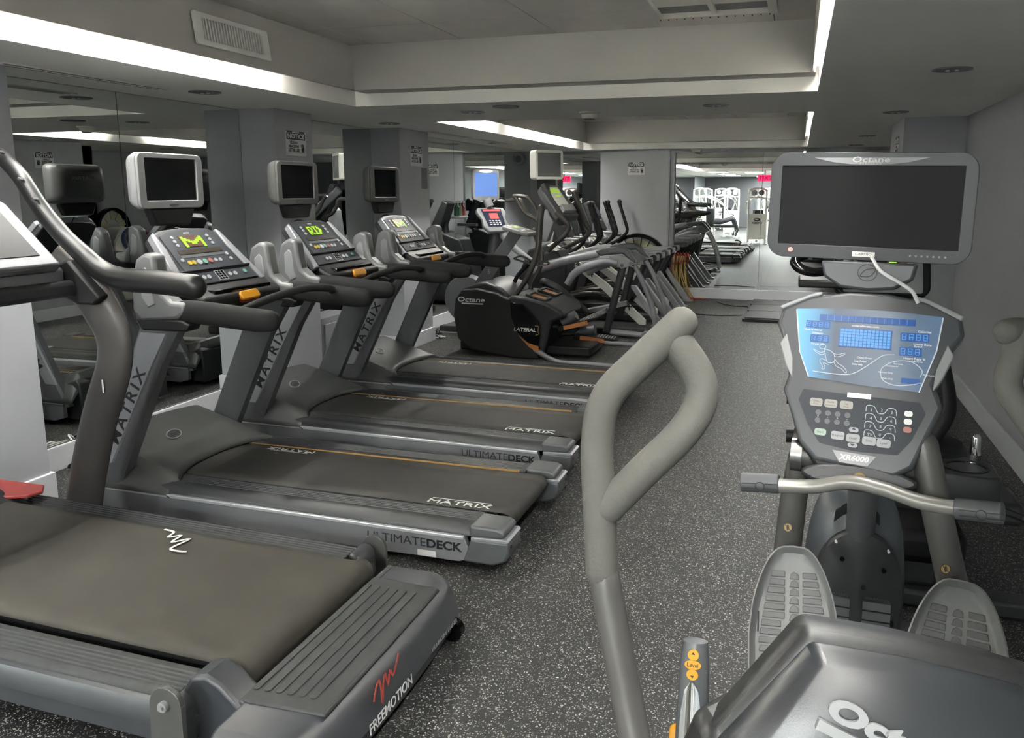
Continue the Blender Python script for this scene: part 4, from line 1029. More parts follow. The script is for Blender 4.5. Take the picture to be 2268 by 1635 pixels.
    for x in (-.062, .055):
        for k in range(3): B().box(x - .04, x + .04, -.035 - k * .03, -.010 - k * .03, -.006, .0165, Mo).build('warning_label', wl_, t, flat=True)
    wt = B()
    for x in (-.062, .055): wt.text('WARNING', .012, Mo @ Matrix.Translation((x, .0, .0142)), .0004, sx=1.2)
    wt.build('warning_lettering', m_mid, t, flat=True)
    for x, z in ((-.05, .11), (.07, .09), (.015, .03), (.1, -.07)): B().cyl((x, z, .006), (0, 0, 1), .007, .014, 10, Mo).build('screw_hole', m_blackg, t)
    for a in ((0.162,2.470,0.579), (0.314,2.470,0.567)): B().cyl(a, (0, 1, 0), .004, .012, 8).build('screw', m_white, t)
    # fixed foot bar with rubber grips
    B().tube([(-0.043,2.120,0.868), (0.072,2.120,0.877), (0.160,2.100,0.906), (0.244,2.070,0.906), (0.323,2.030,0.898), (0.406,1.990,0.905)], .019, 14, 6).build('foot_bar', mat('bar_paint', (168, 166, 160), .3, metal=.3), t)
    for a, b_ in (((-0.113,2.130,0.866), (-0.013,2.120,0.875)), ((0.394,2.000,0.902), (0.487,1.960,0.916))):
        a = Vector(a); b_ = Vector(b_); d = (b_ - a)
        B().tube([a, b_], .026, 12).build('bar_grip', m_mid, t, bevel=.003)
        Mg = frame(a + d * .5 + Vector((0, -.027, 0)), d, (0, 0, 1)); L2 = d.length / 2
        q = B()
        q.ring(ellipse(.0125, .0125, 20), ellipse(.0105, .0105, 20), -.002, .0015, Mg)
        for s in (-1, 1):
            for z in (-.007, .007): q.box(s * L2 * .92 if s < 0 else .012, -.012 if s < 0 else L2 * .92, z - .001, z + .001, -.002, .0012, Mg)
        q.build('grip_moulding', m_dark, t, flat=True)
    # pedals
    def pedal(o, xd, yd, wd, ln, full=True):
        Mp = frame(o, xd, yd)
        def outl(w_, l_, k=0):
            pts = []
            for i in range(40):
                a = 2 * pi * i / 40
                x = cos(a); y = sin(a)
                e = .55
                x = math.copysign(abs(x) ** e, x); y = math.copysign(abs(y) ** .62, y)
                wx = w_ * (1 - .36 * max(0, y) ** 1.6 - .12 * max(0, -y) ** 2)
                pts.append((x * wx, y * l_))
            return pts
        rim = [[tuple(Mp @ Vector((p[0], p[1], z))) for p in outl(w_, l_)] for w_, l_, z in ((wd * .8, ln * .9, -.035), (wd * .97, ln * .98, -.01), (wd, ln, .045), (wd * .965, ln * .98, .047), (wd * .91, ln * .95, .010), (wd * .86, ln * .86, .0), (wd * .05, ln * .05, .0))]
        o_ = B().loft(rim).build('pedal', m_pedal, t, ang=50)
        for i in range(17 if full else 7):
            y = ln * (.74 - i * .092)
            hw = wd * (.76 - .38 * max(0, y / ln) ** 1.3 - .15 * max(0, -y / ln))
            for s in (-1, 1):
                x0 = s * wd * .2; x1 = s * hw
                if abs(i - 7) < 2 and True: x0 = s * wd * .28
                B().prism([(x0, y), (x1, y - .0), (x1 + s * .003, y - .0165), (x0, y - .0165)], 0, .005, 'z', Mp).build('tread_block', m_pedald, o_, bevel=.0015, seg=1)
            if i < 6:
                B().prism([(-.012, y - .02), (.014, y - .02), (.012, y - .006), (.0, y), (-.008, y - .006)], 0, .005, 'z', Mp).build('leaf_block', m_pedald, o_, bevel=.001, seg=1)
        yc = ln * (.74 - 7.4 * .092)
        B().ring(ellipse(.027, .027, 24, 0, yc), ellipse(.0235, .0235, 24, 0, yc), 0, .004, Mp).stroke([(-.015, yc - .014), (-.004, yc + .008), (.018, yc + .016), (.006, yc - .004), (-.015, yc - .014)], .003, Mp, .004).build('pedal_emblem', m_pedald, o_, flat=True)
        for s in (-1, 1): B().box(s * wd * .80 - .002, s * wd * .80 + .002, ln * .05, ln * .27, -.002, .004, Mp).build('drain_slot', m_black, o_, flat=True)
        B().box(-wd * .5, wd * .5, -ln * .7, ln * .7, -.06, -.034, Mp).build('pedal_carrier', m_dark, o_, bevel=.01)
    pedal((0.044,2.100,0.442), (1, -.02, .06), (-.08, .62, .78), .118, .245)
    pedal((0.416,1.980,0.459), (1, -.12, -.06), (.18, .62, .78), .122, .245)
    B().box(.55, .64, 2.28, 2.52, .04, .10).build('stabiliser', m_light, t, bevel=.01)
    B().cyl((.65, 2.4, .05), (1, 0, 0), .045, .03, 18).build('transport_wheel', m_blackg, t)
    # frame rail along the floor up to the seat
    B().box(.14, .32, .9, 2.7, .05, .16).build('frame_rail', m_mid, t, bevel=.015)
    B().box(-.1, .56, .75, .86, .0, .07).build('floor_bar', m_dark, t, bevel=.01)
    B().box(-.1, .62, 2.9, 3.0, .0, .07).build('floor_bar', m_dark, t, bevel=.01)
    B().box(.16, .3, .85, 1.05, .1, .62).build('seat_post', m_mid, t, bevel=.015)
    # seat cushion and back
    B().box(.0, .44, .92, 1.32, .62, .70).build('seat_cushion', m_black, t, bevel=.03, seg=3)
    Ms = frame((0.175,0.720,1.112), (1, .06, -.16), (.13, .30, 1))
    def ringS(wt_, wb, ht, z, cut=.0, top=0.0):
        return [tuple(Ms @ Vector(p)) for p in [(-wt_, ht, z), (-wt_ * .5, ht + .008 + top, z), (0, ht + .010 + top, z), (wt_ * .5, ht + .008 + top, z), (wt_, ht, z), (wb, -ht * .2, z), (wb * 1.02, -ht * 1.4, z), (wb * .9, -ht * 2.2, z), (-wb * .9, -ht * 2.2, z), (-wb * 1.02, -ht * 1.4, z), (-wb, -ht * .2, z)]]
    # back pad seen from behind: outer rim, then a raised shell panel facing the camera
    B().loft([ringS(.150, .215, .095, -.085), ringS(.165, .235, .104, -.07), ringS(.17, .24, .106, -.015), ringS(.160, .228, .100, -.002)]).build('seat_back_rim', m_seat, t, bevel=.008, seg=3)
    B().loft([ringS(.160, .229, .096, -.006), ringS(.157, .226, .093, .006), ringS(.150, .218, .084, .018), ringS(.13, .19, .060, .029), ringS(.10, .15, .042, .034), ringS(.05, .07, .018, .036)]).build('seat_back_shell', m_seatp, t, bevel=.006, seg=3)
    for s in (-1, 1):
        bo = [[tuple(Ms @ Vector((s * x, y, z))) for x, y, z in ((a0, yy, -.09 - dz), (a0 + .05, yy + .005, -.10 - dz), (a0 + .085, yy - .01, -.05), (a0 + .07, yy - .01, .0), (a0, yy, .0))] for a0, yy, dz in ((.165, .0, 0), (.175, -.05, .02), (.18, -.17, .02), (.16, -.25, 0))]
        B().loft(bo).build('side_bolster', m_seat, t, bevel=.012, seg=3, sub=0)
    ML = Ms @ Matrix.Translation((-.150, .050, .037)) @ Matrix.Rotation(-.2, 4, 'Z')
    B().text('Octane', .026, ML @ Matrix.Translation((.008, .004, 0)), .002, sx=1.6, shear=.12, bold=.0013, align='LEFT').build('back_wordmark', m_light, t, flat=True)
    B().box(.006, .15, -.019, -.010, -.006, .002, ML).build('wordmark_bar', m_light, t, flat=True)
    B().text('FITNESS', .009, ML @ Matrix.Translation((.08, -.0145, .0022)), .0003, sx=2.6).build('bar_lettering', m_blackp, t, flat=True)
    B().cyl((-.135, -.11, .034), (0, 0, 1), .008, .006, 14, Ms).build('screw_hole', m_blackg, t)
    # moving arms with foam loops
    fr1 = 1.05
    B().round_tube([(-0.166,0.930,0.914), (-0.185,0.950,0.975), (-0.210,0.970,1.064), (-0.228,0.985,1.138)], [.0215, .0215, .0215, .021], 18, 5).build('moving_arm', m_arm, t)
    fo = B().round_tube([(-0.231,0.985,1.141), (-0.239,1.000,1.222), (-0.248,1.020,1.310), (-0.237,1.030,1.372), (-0.195,1.050,1.421), (-0.144,1.070,1.473)], .0225, 20, 7)
    fo.round_tube([(-0.148,1.065,1.446), (-0.119,1.060,1.405), (-0.113,1.050,1.370), (-0.134,1.030,1.330), (-0.179,1.010,1.282), (-0.228,1.000,1.226)], .0225, 20, 7)
    fo.build('foam_loop', m_xfoam, t)
    B().round_tube([(0.465,1.380,1.176), (0.414,1.420,1.232), (0.374,1.460,1.290), (0.355,1.480,1.327), (0.368,1.500,1.379), (0.376,1.510,1.409)], .0225, 20, 6).round_tube([(0.351,1.500,1.413), (0.378,1.520,1.413), (0.430,1.540,1.402), (0.489,1.520,1.366), (0.503,1.480,1.299), (0.478,1.440,1.232), (0.414,1.420,1.232)], .0225, 20, 6).build('foam_loop', m_xfoam, t)
    B().tube([(0.465,1.380,1.176), (.5, 1.38, .9), (.47, 1.6, .5), (.42, 1.9, .3)], .0215, 14, 5).build('moving_arm', m_arm, t)
    B().tube([(-0.166,0.930,0.914), (-.12, 1.1, .6), (-.02, 1.5, .35), (.03, 1.9, .3)], .0215, 14, 5).build('moving_arm', m_arm, t)
    # fixed grip with chrome pulse plate and yellow level buttons
    Mg = frame((-0.119,1.130,0.883), (1, -.02, .02), (-.03, .25, 1))
    gr = []
    for y, rx, rz in ((.084, .012, .010), (.082, .019, .016), (.05, .0225, .022), (-.05, .025, .025), (-.13, .026, .026), (-.2, .02, .02)):
        gr.append([tuple(Mg @ Vector((rx * cos(a), y, rz * sin(a)))) for a in [2 * pi * i / 20 for i in range(20)]])
    B().loft(gr).build('pulse_grip', m_mid, t)
    cp = []
    for y, hw in ((.028, .003), (.015, .011), (-.02, .0165), (-.08, .019), (-.13, .018)):
        cp.append([tuple(Mg @ Vector((hw * sin(a) * .95, y, .0258 * cos(a * .72) if 0 else .0285 * cos(hw * sin(a) / .0285)))) for a in [(-90 + i * 18) * pi / 180 for i in range(11)]])
    B().loft(cp, False, False).build('pulse_plate', m_chrome, t)
    B().prism(ellipse(.0125, .007, 18, 0, .052), .02, .0235, 'z', Mg).prism(ellipse(.0085, .008, 14, 0, .066), .018, .0215, 'z', Mg).prism(ellipse(.009, .008, 14, 0, .038), .021, .0245, 'z', Mg).build('level_buttons', m_yellow, t)
    B().text('Level', .0085, Mg @ Matrix.Translation((0, .052, .0238)), .0003).add([(-.003, .067, .022), (.003, .067, .022), (0, .071, .022)], [(0, 1, 2)], Mg).add([(-.003, .037, .0247), (.003, .037, .0247), (0, .033, .0247)], [(0, 1, 2)], Mg).build('level_lettering', m_blackp, t, flat=True)
    B().box(-.04, .05, -.14, -.06, -.045, -.022, Mg).build('yellow_lever', m_yellow, t, bevel=.012, seg=3)
    B().box(.03, .042, -.13, -.085, -.022, -.019, Mg).build('lever_label', m_red, t, flat=True)
    nest(t, {'television_shell': ('television_bezel', 'television_screen', 'brand_plate', 'brand_lettering', 'power_led', 'television_button'), 'console_body': ('display_panel', 'display_window', 'dot_matrix', 'display_segments', 'panel_lines', 'runner_drawing', 'panel_lettering', 'keypad_panel', 'key', 'round_key', 'keypad_waves', 'keypad_numbers', 'key_lettering', 'console_top_trim', 'console_side_trim', 'model_plate', 'model_lettering', 'name_label', 'name_lettering'), 'seat_back_shell': ('back_wordmark', 'wordmark_bar', 'bar_lettering', 'screw_hole'), 'oval_cover': ('warning_label', 'warning_lettering'), 'pulse_grip': ('pulse_plate', 'level_buttons', 'level_lettering'), 'television_cradle': ('leaf_emblem',), 'yellow_lever': ('lever_label',)})
    return t
recumbent()

# ------------------------------------------------------------------ side stepping trainer with black shrouds
m_shr = mat('black_shroud', (40, 39, 36), .6, bump=.15, bscale=500)
m_orange = mat('orange_tray', (226, 140, 70), .45)
m_bluescr = mat('lit_blue_screen', (86, 118, 176), .3, emit=.75)
m_navy = mat('navy_panel', (44, 52, 84), .35, emit=.1)
m_redscr = mat('red_display', (228, 90, 88), .35, emit=.7)
m_tubeg = mat('tube_grey', (92, 88, 84), .35, metal=.35)
m_lcd = mat('green_lcd', (150, 178, 70), .3, emit=.5)
m_whitep = mat('white_powder_coat', (222, 222, 214), .4)
def lateral():
    t = thing('lateral_trainer', 'black side stepping elliptical numbered 5 with orange trays, beyond the row of treadmills', 'exercise machine', (-2.6, 7.8, 0))
    B = lambda: MB()
    def at_y(pts, y): return [(p[0], p[2]) for p in pts]
    side = [(-3.300,7.350,0.396), (-3.276,7.350,0.573), (-3.205,7.350,0.667), (-3.043,7.350,0.682), (-2.827,7.350,0.644), (-2.703,7.350,0.586), (-2.671,7.350,0.470), (-2.592,7.350,0.269), (-2.424,7.350,0.096), (-2.396,7.350,0.007), (-2.595,7.350,-0.010), (-3.104,7.350,0.052), (-3.255,7.350,0.165)]
    B().prism(at_y(side, 0), 7.35, 7.42, 'y').build('side_shroud', m_shr, t, bevel=.015, seg=3)
    B().prism(at_y(side, 0), 8.14, 8.2, 'y').build('side_shroud', m_shr, t, bevel=.015, seg=3)
    top = [(-3.298,7.400,0.565), (-3.236,7.400,0.669), (-3.078,7.400,0.730), (-2.965,7.400,0.747), (-2.797,7.400,0.685), (-2.702,7.400,0.597), (-2.753,7.400,0.321), (-2.951,7.400,0.079), (-3.247,7.400,0.157)]
    B().prism(at_y(top, 0), 7.42, 8.14, 'y').build('front_casing', m_dark, t, bevel=.03, seg=3)
    case = [(-2.798,7.500,0.558), (-2.690,7.500,0.622), (-2.547,7.500,0.613), (-2.334,7.500,0.563), (-2.179,7.500,0.492), (-2.137,7.500,0.426), (-2.287,7.500,0.364), (-2.320,7.500,0.189), (-2.368,7.500,0.010), (-2.464,7.500,0.018), (-2.646,7.500,0.194), (-2.766,7.500,0.328)]
    B().prism(at_y(case, 0), 7.40, 8.1, 'y').build('rear_casing', m_dark, t, bevel=.03, seg=3)
    pan = [(-2.682,7.395,0.563), (-2.559,7.395,0.550), (-2.390,7.395,0.376), (-2.381,7.395,0.250), (-2.410,7.395,0.088), (-2.608,7.395,0.261), (-2.674,7.395,0.418)]
    B().prism(at_y(pan, 0), 7.338, 7.36, 'y').build('logo_panel', m_blackg, t, bevel=.004)
    org = [(-2.594,7.380,0.232), (-2.499,7.380,0.164), (-2.386,7.380,0.134), (-2.386,7.380,0.074), (-2.481,7.380,0.119)]
    B().prism(at_y(org, 0), 7.334, 7.340, 'y').build('orange_flash', m_orange, t, flat=True)
    a = (-2.541,7.380,0.294)
    B().text('LATERAL', .05, frame((a[0] + .01, 7.336, a[2]), (1, 0, 0), (0, 0, 1)), .0006, sx=1.15, shear=.15, bold=.001).build('model_lettering', m_white, t, flat=True)
    a = (-2.423,7.380,0.295)
    B().stroke([(-.02, .045), (.02, .04), (.012, .0), (.02, -.035), (-.015, -.05)], .012, frame((a[0] + .02, 7.336, a[2]), (1, 0, 0), (0, 0, 1)), .001).build('x_mark', m_gold, t, flat=True)
    a = (-3.104,7.350,0.570)
    B().text('Octane', .068, frame((a[0], 7.349, a[2]), (1, 0, 0), (0, 0, 1)), .0006, sx=1.45, shear=.12, bold=.001).box(-.1, .13, -.045, -.033, 0, .001, frame((a[0], 7.349, a[2]), (1, 0, 0), (0, 0, 1))).build('maker_lettering', m_white, t, flat=True)
    for s in (0, 1):
        # recess with orange floor
        y0 = 7.46 + s * .38
        z0 = (-2.452,7.500,0.585)
        B().loft([[(z0[0] - .09, y0, z0[2] + .035), (z0[0] + .09, y0, z0[2] - .015), (z0[0] + .09, y0 + .2, z0[2] - .015), (z0[0] - .09, y0 + .2, z0[2] + .035)], [(z0[0] - .07, y0 + .02, z0[2] + .032), (z0[0] + .07, y0 + .02, z0[2] - .006), (z0[0] + .07, y0 + .18, z0[2] - .006), (z0[0] - .07, y0 + .18, z0[2] + .032)]]).build('orange_tray', m_orange, t)
        B().ring([(-.11, 0), (.1, 0), (.1, .24), (-.11, .24)], [(-.08, .02), (.08, .02), (.08, .22), (-.08, .22)], 0, .02, frame((z0[0], y0 - .02, z0[2] + .008), (1, 0, -.27), (0, 1, 0))).build('tray_rim', m_dark, t, bevel=.005)
    # mast with numeral and flat console
    mst = [[(-3.221,7.720,0.690), (-3.079,7.720,0.637), (-3.119,7.820,0.624), (-3.263,7.820,0.677)], [(-3.004,7.720,0.993), (-2.865,7.720,0.964), (-2.902,7.820,0.955), (-3.043,7.820,0.985)], [(-2.822,7.720,1.242), (-2.676,7.720,1.217), (-2.710,7.820,1.211), (-2.859,7.820,1.237)]]
    B().loft(mst).build('mast', m_mid, t, bevel=.006)
    a = (-3.049,7.715,0.819)
    B().text('5', .07, frame((a[0], 7.712, a[2]), (1, 0, 0), (0, 0, 1)), .0006).build('number_decal', m_light, t, flat=True)
    c0, c1 = Vector((-2.869,7.770,1.295)), Vector((-2.585,7.770,1.220))
    Mc = frame((c0 + c1) / 2, (0, 1, 0), c0 - c1)
    L = (c1 - c0).length / 2
    B().prism(rrect(.34, 2 * L, .05, 5), -.03, .01, 'z', Mc).build('console_body', m_light, t, bevel=.01)
    B().prism(rrect(.27, 2 * L - .05, .03, 4), .01, .013, 'z', Mc).build('console_face', m_mid, t, flat=True)
    B().box(-.06, .06, .02, .07, .013, .015, Mc).build('console_display', m_lcd, t, flat=True)
    for k in range(4): B().cyl((-.09 + k * .06, -.06, .014), (0, 0, 1), .014, .004, 10, Mc).build('console_button', m_orange if k == 2 else m_white, t)
    # moving handles
    r = .026
    B().round_tube([(-2.422,7.550,1.486), (-2.435,7.530,1.310), (-2.438,7.510,1.133), (-2.473,7.500,0.977), (-2.562,7.480,0.774), (-2.676,7.460,0.614), (-2.766,7.440,0.535)], [.034, .034, .033, .028, .026, .026, .026], 14, 5).build('moving_handle', m_tubeg, t)
    B().round_tube([(-2.663,8.050,1.238), (-2.630,8.040,1.144), (-2.569,8.020,0.980), (-2.588,8.000,0.838), (-2.658,7.980,0.694), (-2.692,7.960,0.574)], [.03, .028, .026, .026, .026, .026], 14, 5).build('moving_handle', m_tubeg, t)
    B().tube([(-2.590,7.900,0.956), (-2.731,7.900,0.839), (-2.817,7.900,0.736), (-2.854,7.900,0.624)], .022, 10, 4).build('handle_link', m_black, t)
    B().cyl((-2.768,7.420,0.538), (0, 1, 0), .055, .09, 16).build('handle_hub', m_dark, t)
    lp = B()
    lp.tube([(-2.733,7.600,0.972), (-2.650,7.600,1.001), (-2.547,7.650,0.949), (-2.441,7.800,0.930), (-2.447,7.850,0.898), (-2.548,7.800,0.890), (-2.661,7.700,0.933), (-2.733,7.600,0.972)], .010, 8, 4)
    lp.build('bottle_ring', m_chrome, t)
    # pedals
    for (a, b_, y) in (((-2.240,7.550,0.313), (-1.795,7.550,0.434), 7.55), ((-2.176,7.950,0.174), (-1.706,7.950,0.132), 7.95)):
        a = Vector(a); b_ = Vector(b_); d = b_ - a
        Mp = frame((a + b_) / 2, d, (0, 1, .05)); L = d.length / 2
        B().loft([[(-L, -.07, -.05), (L * .8, -.08, -.012), (L, -.05, 0), (L, .05, 0), (L * .8, .08, -.012), (-L, .07, -.05)], [(-L, -.075, .01), (L * .82, -.085, .01), (L, -.05, .01), (L, .05, .01), (L * .82, .085, .01), (-L, .075, .01)]], M=Mp).build('pedal', m_black, t, bevel=.005)
        B().prism([(-L * .7, -.089), (L * .4, -.086), (0, -.078), (-L * .6, -.078)], -.04, .0, 'z', Mp).build('pedal_flash', m_orange, t, flat=True)
        for k in range(7): B().box(L * (.05 + k * .12), L * (.09 + k * .12), -.06, .06, .01, .015, Mp).build('pedal_rib', m_light, t, flat=True)
        B().cyl((-L * .45, 0, .045), (1, 0, .3), .05, .16, 16, Mp).build('pedal_cuff', m_mid, t)
        B().tube([tuple(a), (a.x - .25, y, a.z - .02), (-2.6, y, .28)], .03, 10).build('pedal_link', m_black, t)
    # long side arms and floor tubes
    B().round_tube([(-2.634,8.300,0.660), (-2.479,8.300,0.590), (-2.285,8.250,0.480), (-2.120,8.200,0.370)], [.05, .05, .032, .03], 12, 4).build('rocker_arm', m_dark, t)
    B().tube([(-2.45, 7.38, .10), (-2.203,7.300,0.006), (-1.924,7.280,0.001), (-1.613,7.250,-0.000)], [.03, .024, .024, .026], 12, 5).build('floor_tube', m_silver, t)
    B().tube([(-2.4, 8.2, .12), (-2.017,8.200,0.045), (-1.740,8.300,0.017), (-1.464,8.350,0.004)], [.03, .024, .024, .026], 12, 5).build('floor_tube', m_silver, t)
    B().box(-3.3, -1.9, 7.5, 8.1, .02, .12).build('base_frame', m_black, t, bevel=.02)
    B().prism([(-2.42, .02), (-2.36, .02), (-2.34, .35), (-2.42, .40)], 7.46, 8.06, 'y').build('rear_plate', m_dark, t, bevel=.01)
    B().box(-2.39, -2.36, 7.45, 7.452, .05, .09).build('white_sticker', m_white, t, flat=True)
    return t
lateral()

def tv_console(name, label, y, col_tv, col_face, s=1.0):
    pass

# ------------------------------------------------------------------ elliptical with the lit blue screen
def blue_elliptical():
    y = 8.55
    t = thing('elliptical_trainer', 'silver elliptical with lit blue television and red lit display, next to the left mirror', 'exercise machine', (-3.3, y, 0))
    B = lambda: MB()
    Mt = frame((-3.403,8.550,1.719), (.25, 1, 0), (0, 0, 1)); Mt = frame((-3.403,8.550,1.719), (1, .25, 0), (-.02, 0, 1))
    Mt = frame((-3.403,8.550,1.719), (.62, .78, 0), (-.02, 0, 1))
    W, H_ = .34, .335
    B().loft([[tuple(Mt @ Vector((p[0], p[1], z))) for p in rrect(w_, h_, .03, 4)] for w_, h_, z in ((W * .8, H_ * .8, -.07), (W, H_, -.04), (W, H_, .0))]).build('television_shell', m_light, t)
    B().ring(rrect(W, H_, .03, 4), rrect(W * .86, H_ * .78, .004, 4), -.002, .01, Mt).build('television_bezel', m_light, t)
    B().box(-W * .43, W * .43, -H_ * .39, H_ * .39, -.002, .005, Mt).build('television_screen', m_bluescr, t, flat=True)
    B().prism(ellipse(.09, .02, 18, 0, H_ * .44), .010, .012, 'z', Mt).build('brand_plate', m_white, t)
    B().tube([(-3.406,8.580,1.552), (-3.369,8.580,1.470)], .05, 12).build('television_neck', m_light, t)
    a, b_ = Vector((-3.385,8.550,1.450)), Vector((-3.205,8.500,1.220))
    Mc = frame((a + b_) / 2, (.62, .78, 0), a - b_); L = (b_ - a).length / 2
    B().prism([(-.17, L * 1.05), (-.19, L * .7), (-.15, 0), (-.17, -L * .6), (-.12, -L * 1.15), (.12, -L * 1.15), (.17, -L * .6), (.15, 0), (.19, L * .7), (.17, L * 1.05), (0, L * 1.15)], -.05, 0, 'z', Mc).build('console_body', m_light, t, bevel=.015, seg=3)
    B().prism([(-.13, L * .9), (.13, L * .9), (.11, -L * .7), (-.11, -L * .7)], 0, .004, 'z', Mc).build('display_panel', m_navy, t, flat=True)
    B().box(-.05, .06, 0, L * .5, .004, .006, Mc).build('red_display', m_redscr, t, flat=True)
    B().box(-.11, .11, L * .7, L * .86, .004, .006, Mc).build('red_bar', m_redscr, t, flat=True)
    kk = B()
    for i in range(4):
        for j in range(3): kk.box(-.08 + i * .04, -.055 + i * .04, -L * (.15 + j * .17) - .012, -L * (.15 + j * .17), .004, .007, Mc)
    kk = kk.build('keys', m_white, t, flat=True); kk['kind'] = 'stuff'
    B().tube([(-3.235,8.550,1.197), (-3.181,8.550,1.131), (-3.062,8.550,1.005), (-2.830,8.500,0.861)], [.05, .05, .04, .03], 12, 4, flat=.6).build('neck_cover', m_light, t)
    B().tube([(-3.25, 8.45, .1), (-3.3, 8.46, .7), (-3.28, 8.52, 1.25)], [.1, .08, .05], 14, 4).build('mast', m_dark, t)
    for s in (0, 1):
        yy = 8.35 + .5 * s; dx = .0
        B().tube([(-3.001,8.350,1.594), (-2.933,8.350,1.594), (-2.839,8.350,1.575), (-2.787,8.350,1.527), (-2.736,8.350,1.444), (-2.674,8.350,1.273)] if s == 0 else [(-3.184,8.600,1.537), (-3.015,8.600,1.548), (-2.968,8.600,1.457), (-2.914,8.600,1.382), (-2.823,8.600,1.332)], .021, 12, 5).build('handle_loop', m_tubeg, t)
    B().tube([(-3.001,8.350,1.594), (-2.959,8.350,1.555), (-2.902,8.350,1.458), (-2.845,8.350,1.394), (-2.746,8.350,1.341), (-2.674,8.350,1.273)], .021, 12, 5).build('handle_loop', m_tubeg, t)
    B().lathe([(.0, 0), (.26, 0), (.28, .03), (.28, .11), (.26, .14), (.0, .14)], (-3.6, 8.38, .42), (0, 1, 0), 28).build('drive_housing', m_mid, t)
    for yy in (8.37, 8.53):
        B().tube([(-3.2, yy, .18), (-2.9, yy, .22), (-2.6, yy, .14)], .035, 10, 4).build('pedal_rail', m_silver, t)
        B().box(-3.0, -2.66, yy - .05, yy + .05, .25, .30).build('pedal', m_black, t, bevel=.015)
    B().box(-3.95, -2.55, 8.39, 8.51, .03, .10).build('base_rail', m_dark, t, bevel=.015)
    return t
blue_elliptical()
# spray bottles in a holder reflected in the mirror
hb_ = thing('spray_bottle_holder', 'small holder with green and red cleaning bottles behind the blue screened elliptical', 'bottle holder', (-3.82, 8.75, 1.28))
MB().box(-3.88, -3.76, 8.62, 8.88, 1.33, 1.36).build('basket', m_light, hb_, bevel=.01)
MB().box(-3.84, -3.6, 8.72, 8.78, 1.24, 1.27).build('arm', m_dark, hb_)
for k, (c_, lab) in enumerate((((60, 110, 84), 'green spray bottle in the holder by the left mirror'), ((150, 160, 140), 'pale spray bottle in the middle of the holder'), ((190, 70, 70), 'red labelled spray bottle in the holder by the left mirror'))):
    bt_ = thing('spray_bottle', lab, 'bottle', (-3.82, 8.67 + k * .08, 1.362), 'spray bottles')
    MB().lathe([(.032, 0), (.034, .01), (.034, .10), (.012, .13), (.012, .15)], (-3.82, 8.67 + k * .08, 1.362)).build('body', mat('bottle_%d' % k, c_, .3), bt_)
    MB().box(-3.85, -3.79, 8.655 + k * .08, 8.685 + k * .08, 1.51, 1.535).build('trigger_head', m_white, bt_, bevel=.004)

